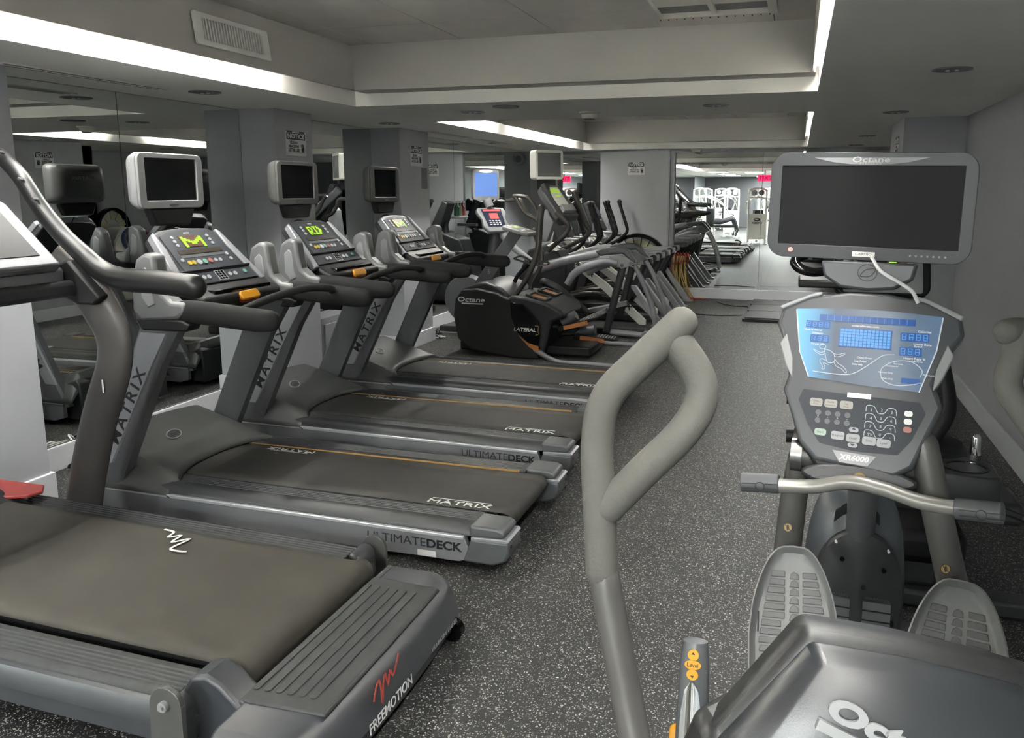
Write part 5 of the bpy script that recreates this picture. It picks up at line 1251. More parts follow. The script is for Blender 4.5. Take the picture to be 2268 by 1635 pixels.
# ------------------------------------------------------------------ cross trainer with white television and silver arms
def silver_trainer():
    t = thing('cross_trainer', 'cross trainer with white television, green display and thick silver arms bolted at the rear', 'exercise machine', (-2.4, 8.85, 0))
    B = lambda: MB()
    Mt = frame((-2.776,8.950,1.946), (.70, .71, 0), (-.02, 0, 1))
    W, H_ = .36, .33
    B().loft([[tuple(Mt @ Vector((p[0], p[1], z))) for p in rrect(w_, h_, .03, 4)] for w_, h_, z in ((W * .9, H_ * .85, -.17), (W, H_, -.13), (W, H_, .0))]).build('television_shell', m_whitep, t)
    B().ring(rrect(W, H_, .03, 4), rrect(W * .84, H_ * .82, .004, 4), -.002, .01, Mt).build('television_bezel', m_whitep, t)
    B().box(-W * .42, W * .42, -H_ * .41, H_ * .41, -.002, .005, Mt).build('television_screen', m_mid, t, flat=True)
    B().box(-.1, .1, -H_ * .5 - .12, -H_ * .5, -.12, -.02, Mt).build('television_bracket', m_black, t, bevel=.01)
    a, b_ = Vector((-2.766,8.950,1.715)), Vector((-2.469,8.750,1.371))
    Mc = frame((a + b_) / 2, (.55, .83, 0), a - b_); L = (b_ - a).length / 2
    B().prism([(-.15, L * .95), (-.17, L * .6), (-.15, -L), (.15, -L), (.17, L * .6), (.15, L * .95), (0, L * 1.08)], -.1, 0, 'z', Mc).build('console_body', m_mid, t, bevel=.02, seg=3)
    B().prism([(-.07, L * .85), (.09, L * .85), (.09, -L * .35), (-.07, -L * .35)], 0, .005, 'z', Mc).build('display_panel', m_whitep, t, flat=True)
    B().box(-.055, .075, L * .45, L * .75, .005, .007, Mc).box(-.03, .06, L * .2, L * .32, .005, .007, Mc).build('lcd_display', m_lcd, t, flat=True)
    B().box(-.08, .1, -L * .85, -L * .45, .0, .05, Mc).build('holder_tray', m_light, t, bevel=.01)
    B().prism([(p[0], p[2]) for p in ((-2.832,8.900,1.715), (-2.783,8.900,1.740), (-2.642,8.900,1.484), (-2.511,8.900,1.304), (-2.603,8.900,1.251), (-2.712,8.900,1.354))], 8.78, 9.02, 'y').build('console_side', m_dark, t, bevel=.01)
    B().prism([(p[0], p[2]) for p in ((-2.811,8.900,1.405), (-2.773,8.900,1.447), (-2.685,8.900,1.292), (-2.768,8.900,1.066), (-2.851,8.900,1.065))], 8.84, 8.96, 'y').build('mast_cover', m_light, t, bevel=.01)
    B().tube([(-2.584,8.600,1.414), (-2.489,8.600,1.325), (-2.437,8.600,1.266), (-2.458,8.600,1.190), (-2.542,8.600,1.104), (-2.685,8.600,0.979)], [.034, .03, .026, .026, .026, .026], 12, 5).build('handlebar', m_tubeg, t)
    B().round_tube([(-2.541,9.200,1.622), (-2.474,9.200,1.442), (-2.396,9.200,1.258), (-2.351,9.200,1.189), (-2.384,9.200,1.119), (-2.550,9.200,1.025), (-2.742,9.200,0.935)], [.036, .036, .034, .028, .026, .026, .026], 12, 5).build('handlebar', m_tubeg, t)
    # silver arms, near and far
    for k, y in ((0, 8.55), (1, 9.12)):
        if k == 0:
            arm = [(-2.847,8.550,0.754), (-2.659,8.550,0.821), (-2.453,8.550,0.882), (-2.086,8.550,0.966)]
            grip = [(-2.117,8.530,0.996), (-2.031,8.530,1.033), (-1.804,8.530,1.047), (-1.743,8.530,1.019), (-1.652,8.530,0.898), (-1.676,8.530,0.868), (-1.803,8.530,0.973), (-2.055,8.530,0.943)]
            plate = [(-1.957,8.500,0.948), (-1.776,8.500,0.952), (-1.650,8.500,0.867), (-1.814,8.500,0.808), (-1.855,8.500,0.842)]
            low = [(-2.428,8.500,0.619), (-2.355,8.500,0.733), (-2.216,8.500,0.817), (-1.997,8.500,0.882), (-1.855,8.500,0.871)]
            leg = [(-1.805,8.550,0.834), (-1.892,8.550,0.481), (-1.985,8.550,0.096)]
            st = [(-1.677,8.560,0.846), (-1.617,8.570,0.728), (-1.528,8.600,0.514), (-1.468,8.620,0.313), (-1.444,8.650,0.122)]
            bolts = ((-1.802,8.490,0.849), (-1.703,8.490,0.871))
        else:
            arm = [(-2.639,9.120,0.841), (-2.417,9.120,0.916), (-2.198,9.120,0.974), (-2.063,9.120,0.997)]
            grip = [(-2.085,9.100,1.014), (-2.021,9.100,1.042), (-1.787,9.100,1.056), (-1.723,9.100,1.021), (-1.615,9.100,0.894), (-1.646,9.100,0.867), (-1.764,9.100,0.979), (-2.031,9.100,0.957)]
            plate = [(-1.893,9.080,0.957), (-1.760,9.080,0.959), (-1.611,9.080,0.880), (-1.758,9.080,0.829), (-1.822,9.080,0.838)]
            low = [(-2.350,9.080,0.691), (-2.187,9.080,0.776), (-1.971,9.080,0.845), (-1.811,9.080,0.849)]
            leg = [(-1.824,9.150,0.769), (-1.885,9.150,0.512), (-1.962,9.150,0.186)]
            st = [(-1.664,9.140,0.847), (-1.574,9.160,0.690), (-1.483,9.180,0.459), (-1.429,9.200,0.256), (-1.413,9.220,0.135)]
            bolts = ((-1.667,9.070,0.884),)
        B().tube(arm, [.05, .054, .05, .045], 14, 3, flat=.6).build('swing_arm', m_silver, t)
        B().prism([(p[0], p[2]) for p in grip], y - .05, y + .05, 'y').build('arm_cap', m_mid, t, bevel=.018, seg=3)
        B().prism([(p[0], p[2]) for p in plate], y - .055, y + .055, 'y').build('joint_plate', m_light, t, bevel=.006)
        B().tube(low, [.036, .042, .045, .042, .035][:len(low)], 12, 4, flat=.6).build('curved_link', m_silver, t)
        B().tube(leg, .042, 12, 2, flat=.8).build('rear_post', m_dark, t)
        B().tube(st, [.026, .028, .03, .03, .028], 12, 4).build('rear_tube', m_silver, t)
        for b_ in bolts: B().cyl(b_, (0, 1, 0), .019, .03, 12).build('bolt', m_chrome, t)
    B().tube([(-1.950,8.600,0.089), (-1.707,8.620,0.073), (-1.569,8.650,0.059)], .034, 14).build('floor_tube', m_silver, t)
    B().cyl((-1.550,8.600,0.069), (0, 1, 0), .045, .09, 16).build('tube_end', m_light, t)
    B().box(-3.6, -1.6, 8.78, 8.92, .02, .1).build('base_rail', m_dark, t, bevel=.015)
    B().prism([(p[0], p[2]) for p in ((-2.875,8.800,0.730), (-2.737,8.800,0.964), (-2.601,8.800,0.987), (-2.482,8.800,0.819), (-2.481,8.800,0.610), (-2.600,8.800,0.263), (-2.933,8.800,0.248))], 8.64, 9.04, 'y').build('drive_housing', m_dark, t, bevel=.03, seg=3)
    for a, b_ in (((-2.280,8.620,0.189), (-1.993,8.620,0.325)), ((-2.339,9.050,0.238), (-1.851,9.050,0.355))):
        a = Vector(a); b_ = Vector(b_)
        B().tube([tuple(a + Vector((-.5, 0, .0))), tuple(a), tuple(b_)], .03, 10).build('pedal_arm', m_dark, t)
        B().ring(rrect((b_ - a).length, .15, .05, 4), rrect((b_ - a).length - .06, .1, .03, 4), -.02, .03, frame((a + b_) / 2, b_ - a, (0, 1, 0))).build('pedal_rim', m_light, t, bevel=.005)
        B().prism(rrect((b_ - a).length - .02, .14, .04, 4), -.03, -.01, 'z', frame((a + b_) / 2, b_ - a, (0, 1, 0))).build('pedal', m_black, t)
    return t
silver_trainer()

# ------------------------------------------------------------------ three arc striding trainers at the back
def arc_trainer():
    yc = 9.9
    t = thing('arc_trainer', 'silver arc striding trainer, nearest of the three alike at the back', 'exercise machine', (-2.4, yc, 0), 'three arc striding trainers')
    B = lambda: MB()
    B().box(-3.6, -1.6, yc - .07, yc + .07, .02, .1).build('base_rail', m_dark, t, bevel=.015)
    B().prism([(-3.5, .05), (-3.05, .05), (-2.85, .9), (-3.0, 1.0), (-3.3, .9), (-3.5, .4)], yc - .2, yc + .2, 'y').build('drive_housing', m_dark, t, bevel=.03, seg=3)
    bm_ = [(-2.98, .98), (-2.90, 1.02), (-2.2, .52), (-1.72, .09), (-1.72, .03), (-1.80, .03), (-2.26, .44)]
    for s in (-1, 1):
        y = yc + s * .365
        B().prism(bm_, y - .025, y + .025, 'y').build('side_beam', m_whitep, t, bevel=.005)
        if s < 0:
            B().text('CYBEX', .085, frame((-2.02, y - .0255, .325), (.48, 0, -.43), (.43, 0, .48)), .0008, sx=1.2, bold=.002).build('beam_lettering', m_blackp, t, flat=True)
            B().text('ARC TRAINER', .07, frame((-2.58, y - .0255, .755), (.7, 0, -.5), (.5, 0, .7)), .0008, sx=1.1, bold=.002).build('model_lettering', m_blackp, t, flat=True)
    for s in (-1, 1):
        y = yc + s * .24
        B().prism([(-2.72, .70), (-2.66, .76), (-2.2, .815), (-1.67, .845), (-1.665, .77), (-1.75, .755), (-2.25, .735), (-2.6, .67)], y - .03, y + .03, 'y').build('upper_arm', m_light, t, bevel=.01)
        B().cyl((-1.74, y - .04, .80), (0, 1, 0), .042, .03, 16).build('pivot_disc', m_dark, t)
        B().tube([(-1.75, y, .80), (-1.87, y, .55), (-2.0, y, .28)], .034, 10, flat=.7).build('hanger_link', m_dark, t)
        B().tube([(-2.85, y, .30), (-2.4, y, .38), (-1.98, y, .27)], .028, 10, 3).build('lower_link', m_tubeg, t)
        B().prism([(-2.32, .30), (-2.02, .26), (-1.96, .28), (-2.0, .31), (-2.3, .36)], y - .07, y + .07, 'y').build('foot_plate', m_black, t, bevel=.01)
        B().prism([(-1.93, .50), (-1.86, .50), (-1.50, .02), (-1.60, .02)], y - .045 + s * .06, y + .045 + s * .06, 'y').build('rear_leg', m_silver, t, bevel=.006)
        B().box(-1.66, -1.46, y - .06 + s * .06, y + .06 + s * .06, 0, .02).build('foot_pad', m_light, t, bevel=.004)
        # ball ended handles
        dx = .0 if s > 0 else -.06
        B().tube([(-2.60 + dx, y + s * .02, 1.46), (-2.565 + dx, y, 1.36), (-2.49 + dx, y, 1.14), (-2.475 + dx, y, 1.05), (-2.52 + dx, y, .98), (-2.66 + dx, y, .88), (-2.95 + dx, y, .72)], [.026, .024, .024, .024, .024, .024, .024], 12, 5).build('moving_handle', m_black, t)
        B().sphere((-2.605 + dx, y + s * .02, 1.485), .037, 12).build('ball_grip', m_dark, t)
        B().box(-2.55 + dx, -2.54 + dx, y - .012, y + .012, 1.14, 1.36, Matrix.Rotation(0, 4, 'Y')).build('pulse_strip', m_light, t, flat=True)
    B().prism([(-3.08, 1.46), (-2.98, 1.5), (-2.76, 1.08), (-2.82, 1.02), (-2.92, 1.0)], yc - .15, yc + .15, 'y').build('console_body', m_dark, t, bevel=.02, seg=3)
    Mc = frame((-2.868, yc, 1.30), (0, 1, 0), (-.22, 0, .42))
    B().box(-.09, .09, -.02, .12, .0, .012, Mc).build('display_panel', m_navy, t, flat=True)
    for i in range(3): B().cyl((-.06 + i * .06, -.1, .008), (0, 0, 1), .02, .01, 12, Mc).build('console_button', m_light, t)
    B().tube([(-3.0, yc, .9), (-2.95, yc, 1.15)], .05, 12).build('mast', m_dark, t)
    B().tube([(-2.85, yc - .18, 1.05), (-2.62, yc - .2, 1.04), (-2.55, yc - .1, 1.0), (-2.55, yc + .1, 1.0), (-2.62, yc + .2, 1.04), (-2.85, yc + .18, 1.05)], .018, 10, 4).build('fixed_handle', m_light, t)
    return t
a1 = arc_trainer()
dup(a1, (-2.4, 10.8, 0), None, 'silver arc striding trainer, middle of the three alike at the back')
dup(a1, (-2.4, 11.75, 0), None, 'silver arc striding trainer, farthest of the three alike, beside the resistance bands')
None and tag(MB().loft([[tuple(frame((-3.88, 10.1, 1.6), (.1, 1, 0), (0, 0, 1)) @ Vector((p[0], p[1], z))) for p in rrect(.3, .3, .04, 4)] for z in (0, .05)]).build('wall_television', m_black, None), 'small black television mounted on the left mirror far back', 'television')

# ------------------------------------------------------------------ black wheel standing at the back wall
m_cream = mat('cream_vane', (205, 200, 160), .5)
wt_ = thing('fan_wheel', 'large black ring wheel with cream vanes standing against the back wall', 'wheel', (-2.36, 12.25, 0))
MB().ring(ellipse(.50, .50, 48), ellipse(.44, .44, 48), -.06, .06, frame((-2.36, 12.25, .50), (1, 0, 0), (0, 0, 1))).build('rim', m_blackg, wt_, bevel=.01)
for k in range(20):
    a = 2 * pi * k / 20
    M_ = frame((-2.36, 12.25, .50), (1, 0, 0), (0, 0, 1)) @ Matrix.Rotation(a, 4, 'Z')
    MB().prism([(-.045, .26), (.045, .26), (.06, .40), (-.06, .40)], -.01, .01, 'z', M_).build('vane', m_cream, wt_, flat=True)
    MB().box(-.006, .006, .1, .45, .012, .024, M_ @ Matrix.Rotation(.16, 4, 'Z')).build('spoke', m_blackg, wt_, flat=True)
MB().cyl((-2.36, 12.25, .5), (0, 1, 0), .1, .14, 24).build('hub', m_dark, wt_)
MB().box(-2.6, -2.1, 12.05, 12.38, 0, .05).build('stand', m_black, wt_, bevel=.01)

# ------------------------------------------------------------------ resistance bands
bnd = thing('resistance_bands', 'bundle of yellow and red resistance bands hanging beside the back mirror, ends on the floor', 'exercise bands', (-1.72, 12.33, 0))
m_by = mat('yellow_rubber', (214, 184, 112), .6); m_br = mat('red_rubber', (205, 62, 50), .5)
random.seed(11)
for k in range(7):
    x = -1.80 + k * .028
    MB().tube([(x, 12.34, .66), (x + random.uniform(-.02, .02), 12.32, .45), (x + .03 + random.uniform(-.02, .03), 12.30, .2), (x + .09 + k * .01, 12.28, .02), (x + .22 + random.uniform(0, .12), 12.22 + .02 * k, .012)], .011, 6, 4, flat=.3).build('yellow_band', m_by, bnd)
for k in range(5):
    x = -1.82 + k * .05
    MB().tube([(x, 12.36, .64), (x + .03, 12.33, .70), (x + .05, 12.31, .6), (x + .0, 12.32, .52)], .007, 6, 5).build('red_cord', m_br, bnd)
MB().tube([(-1.68, 12.25, .015), (-1.55, 12.15, .02), (-1.42, 12.2, .02), (-1.5, 12.28, .015), (-1.62, 12.2, .02), (-1.38, 12.24, .015), (-1.3, 12.15, .012)], .008, 6, 6).build('red_cord', m_br, bnd)
MB().tube([(-1.85, 12.35, .62), (-1.84, 12.34, .4), (-1.8, 12.33, .25)], .007, 6, 4).build('red_cord', m_br, bnd)

# ------------------------------------------------------------------ low black step platform by the back mirror
pl = thing('step_platform', 'low black rubber topped platform on the floor before the back mirror', 'platform', (-.15, 11.2, 0))
MB().prism([(-.62, 10.32), (.45, 10.28), (.45, 12.2), (-.58, 12.26)], 0, .035, 'z').build('base', m_black, pl, bevel=.006)
for a, b_ in ((10.36, 10.98), (11.0, 11.6), (11.62, 12.18)):
    MB().prism([(-.59, a), (.42, a), (.42, b_), (-.57, b_)], .035, .05, 'z').build('top_board', m_tread, pl, bevel=.004)
MB().text('BRANDLESS'[:0] + '________', .03, frame((-.2, 10.40, .0505), (1, 0, 0), (0, 1, 0)), .0004).build('maker_line', m_light, pl, flat=True)
tag(MB().tube([(-1.1, 12.0, .008), (-.9, 11.7, .008), (-.62, 11.6, .01)], .006, 6, 4).build('power_cord', m_black, None), 'thin black cord on the floor between the low platform and the bands', 'cord')
tag(MB().tube([(-1.35, 10.75, .006), (-1.0, 10.7, .006), (-.65, 10.8, .008)], .005, 6, 4).build('power_cord', m_black, None), 'thin black cord on the floor by the near left corner of the low platform', 'cord')

# ------------------------------------------------------------------ seated bike beyond the big elliptical
def bike():
    t = thing('recumbent_bike', 'black seated exercise bike with green lit display, beyond the big console and television', 'exercise machine', (.75, 3.9, 0))
    B = lambda: MB()
    # cup holder shroud beside the seat
    cx_, cy_ = .69, 3.40
    o1 = [(cx_ + a, cy_ + b_) for a, b_ in ((-.17, -.05), (-.14, -.13), (.08, -.16), (.13, -.14), (.14, .05), (.09, .15), (-.10, .17), (-.17, .10))]
    k_ = lambda f, z: [(cx_ + (p[0] - cx_) * f, cy_ + (p[1] - cy_) * f, z) for p in o1]
    B().loft([k_(.80, .41), k_(.88, .45), k_(.86, .54), k_(.80, .56)]).build('cup_shroud', m_dark, t, bevel=.006)
    B().loft([[(cx_ + r_ * cos(a), cy_ - .02 + r_ * .85 * sin(a), z) for a in [2 * pi * i / 28 for i in range(28)]] for r_, z in ((.088, .559), (.084, .564), (.074, .563), (.066, .50), (.01, .495))]).build('cup_holder', m_blackg, t)
    B().round_tube([(.745, 3.5, .585), (.745, 3.5, .65)], [.021, .018], 16, 1).build('pulse_grip', m_chrome, t)
    B().round_tube([(.745, 3.5, .50), (.745, 3.5, .57)], .024, 14).build('grip_base', m_dark, t)
    B().loft([[(.60 + a * w_ * .7, 3.62 + b_ * w_ * .9, z + .03) for a, b_ in ellipse(.2, .17, 24)] for w_, z in ((.8, .46), (1.0, .49), (1.0, .53), (.85, .56), (.4, .57))]).build('seat_cushion', m_black, t)
    B().box(.25, .95, 3.5, 3.75, .28, .38).build('seat_carriage', m_dark, t, bevel=.03, seg=3)
    B().box(.38, .62, 3.3, 5.3, .06, .2).build('frame_beam', m_dark, t, bevel=.03, seg=3)
    B().box(.30, .70, 3.25, 3.6, .18, .32).build('rear_cover', m_black, t, bevel=.04, seg=3)
    B().box(.1, .95, 3.25, 3.36, 0, .07).build('floor_bar', m_dark, t, bevel=.015)
    B().box(.15, .85, 5.25, 5.36, 0, .07).build('floor_bar', m_dark, t, bevel=.015)
    B().box(.30, .58, 3.72, 3.86, .56, .60).build('light_trim', m_light, t, bevel=.01)
    B().tube([(.80, 3.2, .47), (.87, 3.18, .45), (.90, 3.22, .41), (.86, 3.3, .40), (.78, 3.3, .42)], .005, 6, 5).build('loose_wire', m_black, t)
    # black curved arm rising beside the console
    B().tube([(0.590,3.600,0.577), (0.647,3.620,0.686), (0.661,3.650,0.759), (0.630,3.700,0.925), (0.593,3.720,1.038), (0.577,3.750,1.112)], [.03, .032, .032, .03, .028, .028], 12, 5, flat=.7).build('curved_arm', m_black, t)
    # mast, console
    B().tube([(.5, 5.1, .2), (.5, 4.95, .7), (.49, 4.6, 1.15)], [.09, .07, .05], 14, 4).build('mast', m_dark, t)
    Mc = frame((.43, 4.38, 1.265), (1, .05, 0), (0, .35, 1))
    B().prism(rrect(.46, .30, .05, 5), -.06, 0, 'z', Mc).build('console_body', m_black, t, bevel=.01)
    B().prism(rrect(.38, .27, .01, 2), 0, .004, 'z', Mc).build('console_face', m_light, t, flat=True)
    B().box(-.12, .07, -.11, .11, .004, .007, Mc).build('dark_display', m_blackg, t, flat=True)
    B().box(-.005, .085, -.06, .1, .007, .009, Mc).build('matrix_display', m_ledoff, t, flat=True)
    B().box(.03, .065, -.01, .035, .009, .011, Mc).build('lit_square', m_green, t, flat=True)
    for k in range(2): B().cyl((.13, .02 - k * .035, .006), (0, 0, 1), .014, .006, 12, Mc).build('console_button', m_white, t)
    B().box(-.15, -.135, -.12, .12, .004, .01, Mc).build('console_strip', m_white, t, flat=True)
    hb2 = [(0.287,4.350,1.272), (0.176,4.300,1.250), (0.087,4.250,1.241), (0.016,4.250,1.264), (0.001,4.280,1.298), (0.051,4.320,1.320)]
    B().tube(hb2, [.03, .024, .024, .026, .026, .022], 12, 5).build('handlebar', m_blackg, t)
    B().box(.02, .3, 4.25, 4.5, 1.16, 1.20).build('side_tray', m_black, t, bevel=.01)
    return t
bike()

# ------------------------------------------------------------------ cords and power strips at the foot of the left mirror
random.seed(5)
def cords(y0, y1, n, lab, x0=-4.1, x1=-3.75):
    t = thing('cord_bundle', lab, 'cords', ((x0 + x1) / 2, (y0 + y1) / 2, 0), 'cord tangles along the left mirror')
    for k in range(n):
        pts = []
        a = random.uniform(y0, y1)
        for i in range(7):
            pts.append((random.uniform(x0, x1), a + (y1 - y0) * .12 * i * random.choice((-1, 1)) * .7, .012 + random.uniform(0, .08 if i % 3 == 1 else .02)))
        MB().tube([(p[0], min(max(p[1], y0), y1), p[2]) for p in pts], random.choice((.005, .006, .008)), 6, 6).build('cord', m_black if k % 3 else m_white, t)
    MB().box(-3.98, -3.92, (y0 + y1) / 2 - .16, (y0 + y1) / 2 + .16, 0, .035).build('power_strip', m_white, t, bevel=.005)
cords(3.5, 4.0, 10, 'tangle of black and white cords with a power strip behind the nearest like treadmill')
cords(6.53, 6.58, 4, 'cords on the floor between the second and third columns')
cords(6.75, 7.3, 7, 'black cords piled in front of the third column')
cords(8.08, 8.16, 5, 'cord tangle behind the side stepping trainer')
wc2 = thing('white_cable', 'short white cable hoop on the floor beside the near white column', 'cable', (-3.65, 3.22, 0))
wc = thing('white_cable', 'white cable looping up from the floor behind the nearest like treadmill', 'cable', (-4.0, 4.5, 0))
MB().tube([(-4.10, 4.25, .015), (-4.06, 4.35, .10), (-3.95, 4.45, .10), (-3.92, 4.35, .03), (-4.02, 4.05, .015)], .009, 8, 6).build('cable', m_white, wc)
MB().tube([(-3.60, 3.22, .01), (-3.62, 3.2, .12), (-3.66, 3.22, .16), (-3.72, 3.25, .05)], .009, 8, 6).build('cable', m_white, wc2)
# white box cabinet reflected / standing between the columns
cb_ = thing('white_cabinet', 'low white cabinet with a flap door in the gap by the second column', 'cabinet', (-4.02, 6.1, 0))
MB().box(-4.14, -3.90, 5.92, 6.42, 0, .56).build('body', mat('cabinet_white', (190, 192, 198), .45), cb_, bevel=.005)
MB().box(-3.90, -3.888, 5.97, 6.37, .08, .5).build('door', mat('cabinet_white', (190, 192, 198), .45), cb_, bevel=.003)

# ------------------------------------------------------------------ the part of the gym behind the camera, seen in the mirrors
def frame_tower(x, y, rz, lab, plate=True, h=1.72, logo=False):
    t = thing('weight_machine', lab, 'weight machine', (0, 0, 0), 'white weight machines')
    B = lambda: MB()
    for s in (-1, 1):
        B().tube([(s * .26, 0, 0), (s * .26, 0, h - .2), (s * .22, 0, h - .05), (s * .1, 0, h), (0, 0, h)], .032, 12, 4).build('side_post', m_whitep, t)
        B().box(s * .26 - .06, s * .26 + .06, -.08, .08, 0, .03).build('foot', m_whitep, t)
    B().box(-.24, .24, -.015, .015, .16, .95).build('shroud_panel', m_whitep, t, bevel=.01)
    B().box(-.25, .25, -.02, .02, 1.42, 1.46).build('crossbar', m_whitep, t)
    for s in (-1, 1): B().cyl((s * .11, 0, h - .13), (0, 1, 0), .09, .04, 20).build('pulley', m_light, t)
    for s in (-1, 1): B().cyl((s * .1, -.06, 1.0), (0, 0, 1), .009, 1.2, 8).build('guide_rod', m_chrome, t)
    for k in range(12): B().box(-.15, .15, -.2, -.08, .2 + k * .045, .24 + k * .045).build('weight_plate', m_black, t, flat=True)
    if logo:
        Ml = frame((0, .0165, .72), (-1, 0, 0), (0, 0, 1))
        B().text('CYBEX', .1, Ml @ Matrix.Translation((0, -.06, 0)), .001, bold=.003).build('shroud_lettering', m_blackp, t, flat=True)
        B().ring(ellipse(.1, .05, 24, 0, .05), ellipse(.065, .022, 24, .012, .055), 0, .001, Ml).build('shroud_emblem', m_blackp, t, flat=True)
    # seat side
    B().box(-.18, .18, -1.0, -.55, .44, .50).build('seat_pad', m_black, t, bevel=.02)
    B().box(-.16, .16, -.6, -.52, .5, 1.05).build('back_pad', m_black, t, bevel=.02)
    B().tube([(0, 0, .1), (0, -.8, .1), (0, -.78, .45)], .035, 10).build('seat_frame', m_whitep, t)
    B().tube([(-.35, -.5, 1.3), (-.38, -.9, 1.1), (-.38, -1.1, .9)], .022, 10, 4).build('press_arm', m_whitep, t)
    B().tube([(.35, -.5, 1.3), (.38, -.9, 1.1), (.38, -1.1, .9)], .022, 10, 4).build('press_arm', m_whitep, t)
    B().tube([(-.35, -.5, 1.3), (0, -.1, 1.5), (.35, -.5, 1.3)], .025, 10, 3).build('arm_yoke', m_whitep, t)
    t.location = (x, y, 0); t.rotation_euler = (0, 0, rz)
    return t
w0 = frame_tower(-1.2, -.75, 0, 'white weight stack tower with oval emblem, seen reversed in the back mirror', logo=True)
for x, y, rz, lab in ((-.82, -2.9, 0, 'white weight stack tower just behind the emblem tower'), (-3.2, -2.6, .6, 'white weight machine farthest left among the reflected machines'), (-2.3, -4.8, -.4, 'white weight machine in the middle of the reflected gym'), (-3.4, -6.2, .3, 'white weight machine deep in the reflected gym on the left'), (-1.2, -7.6, 0, 'white weight machine deep in the reflected gym in the middle'), (-3.1, -9.5, .2, 'white weight machine at the far end of the reflected gym'), (.5, -3.4, 1.5, 'white weight machine by the right wall of the reflected gym'), (.5, -5.6, 1.5, 'second white weight machine by the right wall of the reflected gym')):
    dup(w0, (x, y, 0), rz, lab)
# exit sign, red, hanging behind the camera (reads backwards in the mirror)
ex = thing('exit_sign', 'red exit sign hanging in the reflected gym', 'sign', (-1.0, -.45, 2.0))
m_ex = mat('exit_red', (235, 40, 90), .4, emit=1.2)
MB().box(-1.22, -.76, -.47, -.43, 1.93, 2.12).build('housing', m_ex, ex, bevel=.005)
MB().text('EXIT', .17, frame((-.99, -.428, 2.025), (-1, 0, 0), (0, 0, 1)), .002, sx=1.1).build('lettering', m_blackp, ex, flat=True)
MB().cyl((-1.0, -.45, 2.195), (0, 0, 1), .012, .15, 8).build('stem', m_light, ex)
# two long padded benches
def bench(x, y, rz, lab):
    t = thing('weight_bench', lab, 'bench', (0, 0, 0), 'padded benches')
    MB().box(-.15, .15, -.6, .6, .40, .47).build('pad', m_black, t, bevel=.02)
    MB().tube([(0, -.55, .02), (0, -.5, .38), (0, .5, .38), (0, .55, .02)], .03, 10).build('frame', m_whitep, t)
    for s in (-1, 1): MB().box(-.25, .25, s * .55 - .03, s * .55 + .03, 0, .05).build('foot', m_whitep, t)
    t.location = (x, y, 0); t.rotation_euler = (0, 0, rz); return t
bench(-2.6, -3.9, 1.2, 'black padded bench carrying the lying person')
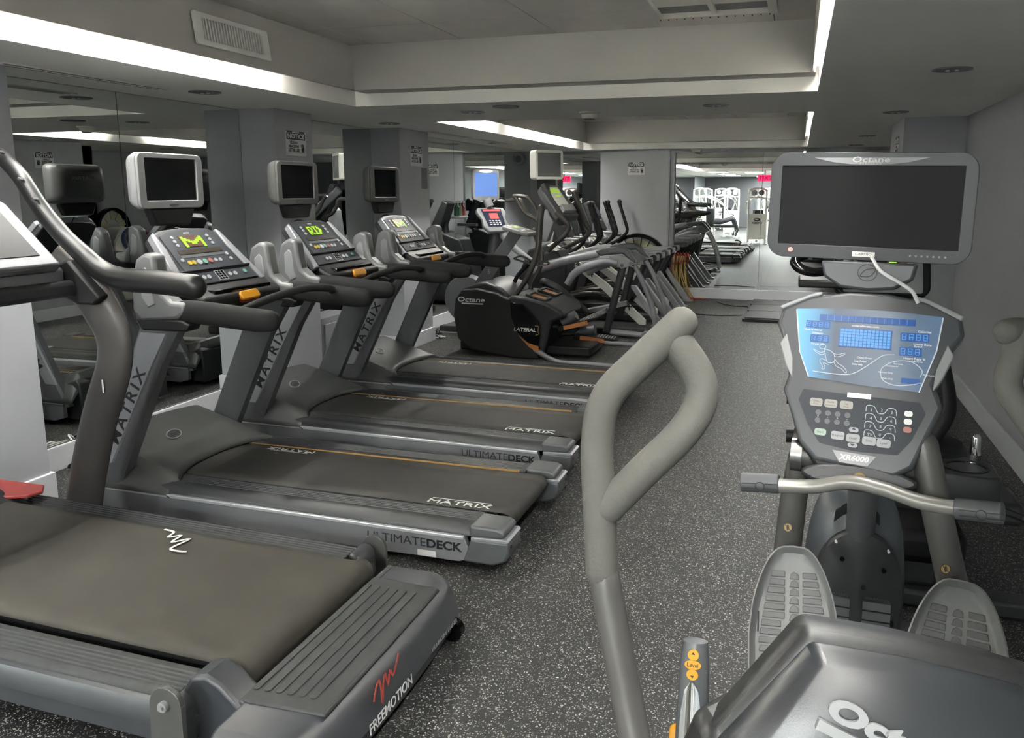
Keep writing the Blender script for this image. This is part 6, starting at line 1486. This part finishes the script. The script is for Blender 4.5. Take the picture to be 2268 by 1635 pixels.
# person lying on the bench
def person():
    t = thing('person', 'person in dark clothes lying on a bench among the reflected machines', 'person', (-2.6, -3.9, .47))
    me = bpy.data.meshes.new('body')
    J = [(0, 0, .11), (0, .25, .12), (0, .45, .13), (0, .56, .13), (.0, .68, .14),
         (-.18, .46, .12), (-.30, .36, .28), (-.16, .40, .50), (.18, .46, .12), (.30, .36, .28), (.16, .40, .50),
         (-.1, -.05, .11), (-.13, -.45, .22), (-.14, -.60, -.18), (-.14, -.50, -.40), (.1, -.05, .11), (.13, -.45, .22), (.14, -.60, -.18), (.14, -.50, -.40)]
    E = [(0, 1), (1, 2), (2, 3), (3, 4), (2, 5), (5, 6), (6, 7), (2, 8), (8, 9), (9, 10), (0, 11), (11, 12), (12, 13), (13, 14), (0, 15), (15, 16), (16, 17), (17, 18)]
    Rr = [.13, .12, .13, .055, .085, .06, .045, .035, .06, .045, .035, .09, .065, .045, .035, .09, .065, .045, .035]
    Rm = Matrix.Rotation(1.2, 3, 'Z')
    bm = bmesh.new(); ly = bm.verts.layers.skin.verify(); vs = [bm.verts.new(Rm @ Vector(j)) for j in J]
    for a, c in E: bm.edges.new((vs[a], vs[c]))
    for v, r_ in zip(vs, Rr): v[ly].radius = (r_, r_)
    vs[0][ly].use_root = True
    bm.to_mesh(me); bm.free()
    o = bpy.data.objects.new('body', me); COL.objects.link(o); o.parent = t
    me.materials.append(mat('dark_clothes', (44, 44, 50), .8))
    sk = o.modifiers.new('skin', 'SKIN'); 
    o.modifiers.new('sub', 'SUBSURF').levels = 1
    ms = mat('skin', (190, 140, 115), .6)
    hd = MB().sphere((0, 0, 0), .098, 14, sz=1.15)
    hc = Rm @ Vector((0, .78, .14))
    base = Vector((-2.6, -3.9, .47))
    MB().sphere(tuple(base + hc), .095, 14, sz=1.0).build('head', ms, t)
    MB().sphere(tuple(base + hc + Rm @ Vector((0, .035, -.01))), .1, 12).build('hair', m_blackp, t)
    for s in (-1, 1):
        a = base + Rm @ Vector((s * .30, .36, .28)); c = base + Rm @ Vector((s * .16, .40, .53))
        MB().round_tube([a, c], [.04, .03], 10).build('forearm', ms, t)
    return t
person()

# round housed machine in the recess beyond the right column, seen in the left mirrors
rm = thing('rowing_machine', 'white round housed machine with dark ringed disc and red cone, beyond the right column', 'exercise machine', (1.35, 9.35 + .35, 0))
MB().prism([(9.45, .0), (9.95, .0), (10.0, .8), (9.9, 1.1), (9.6, 1.12), (9.45, .9)], 1.3, 1.6, 'x').build('white_housing', m_whitep, rm, bevel=.04, seg=3)
for k, r_ in enumerate((.17, .13, .09, .05)):
    MB().cyl((1.295 - k * .012, 9.72, .93), (1, 0, 0), r_, .014, 28).build('ring_disc', m_navy if k % 2 == 0 else m_light, rm)
MB().lathe([(.15, 0), (.02, .26)], (1.35, 10.05, .9), (0, 1, .2), 20).build('red_cone', m_redlogo, rm)
MB().ring(ellipse(.3, .3, 36), ellipse(.26, .26, 36), -.04, .04, frame((1.5, 9.62, 1.1), (0, 1, 0), (0, 0, 1))).build('black_wheel', m_blackg, rm)
for k in range(10): MB().prism([(-.03, .12), (.03, .12), (.04, .24), (-.04, .24)], -.006, .006, 'z', frame((1.5, 9.62, 1.1), (0, 1, 0), (0, 0, 1)) @ Matrix.Rotation(k * pi / 5, 4, 'Z')).build('vane', m_cream, rm, flat=True)
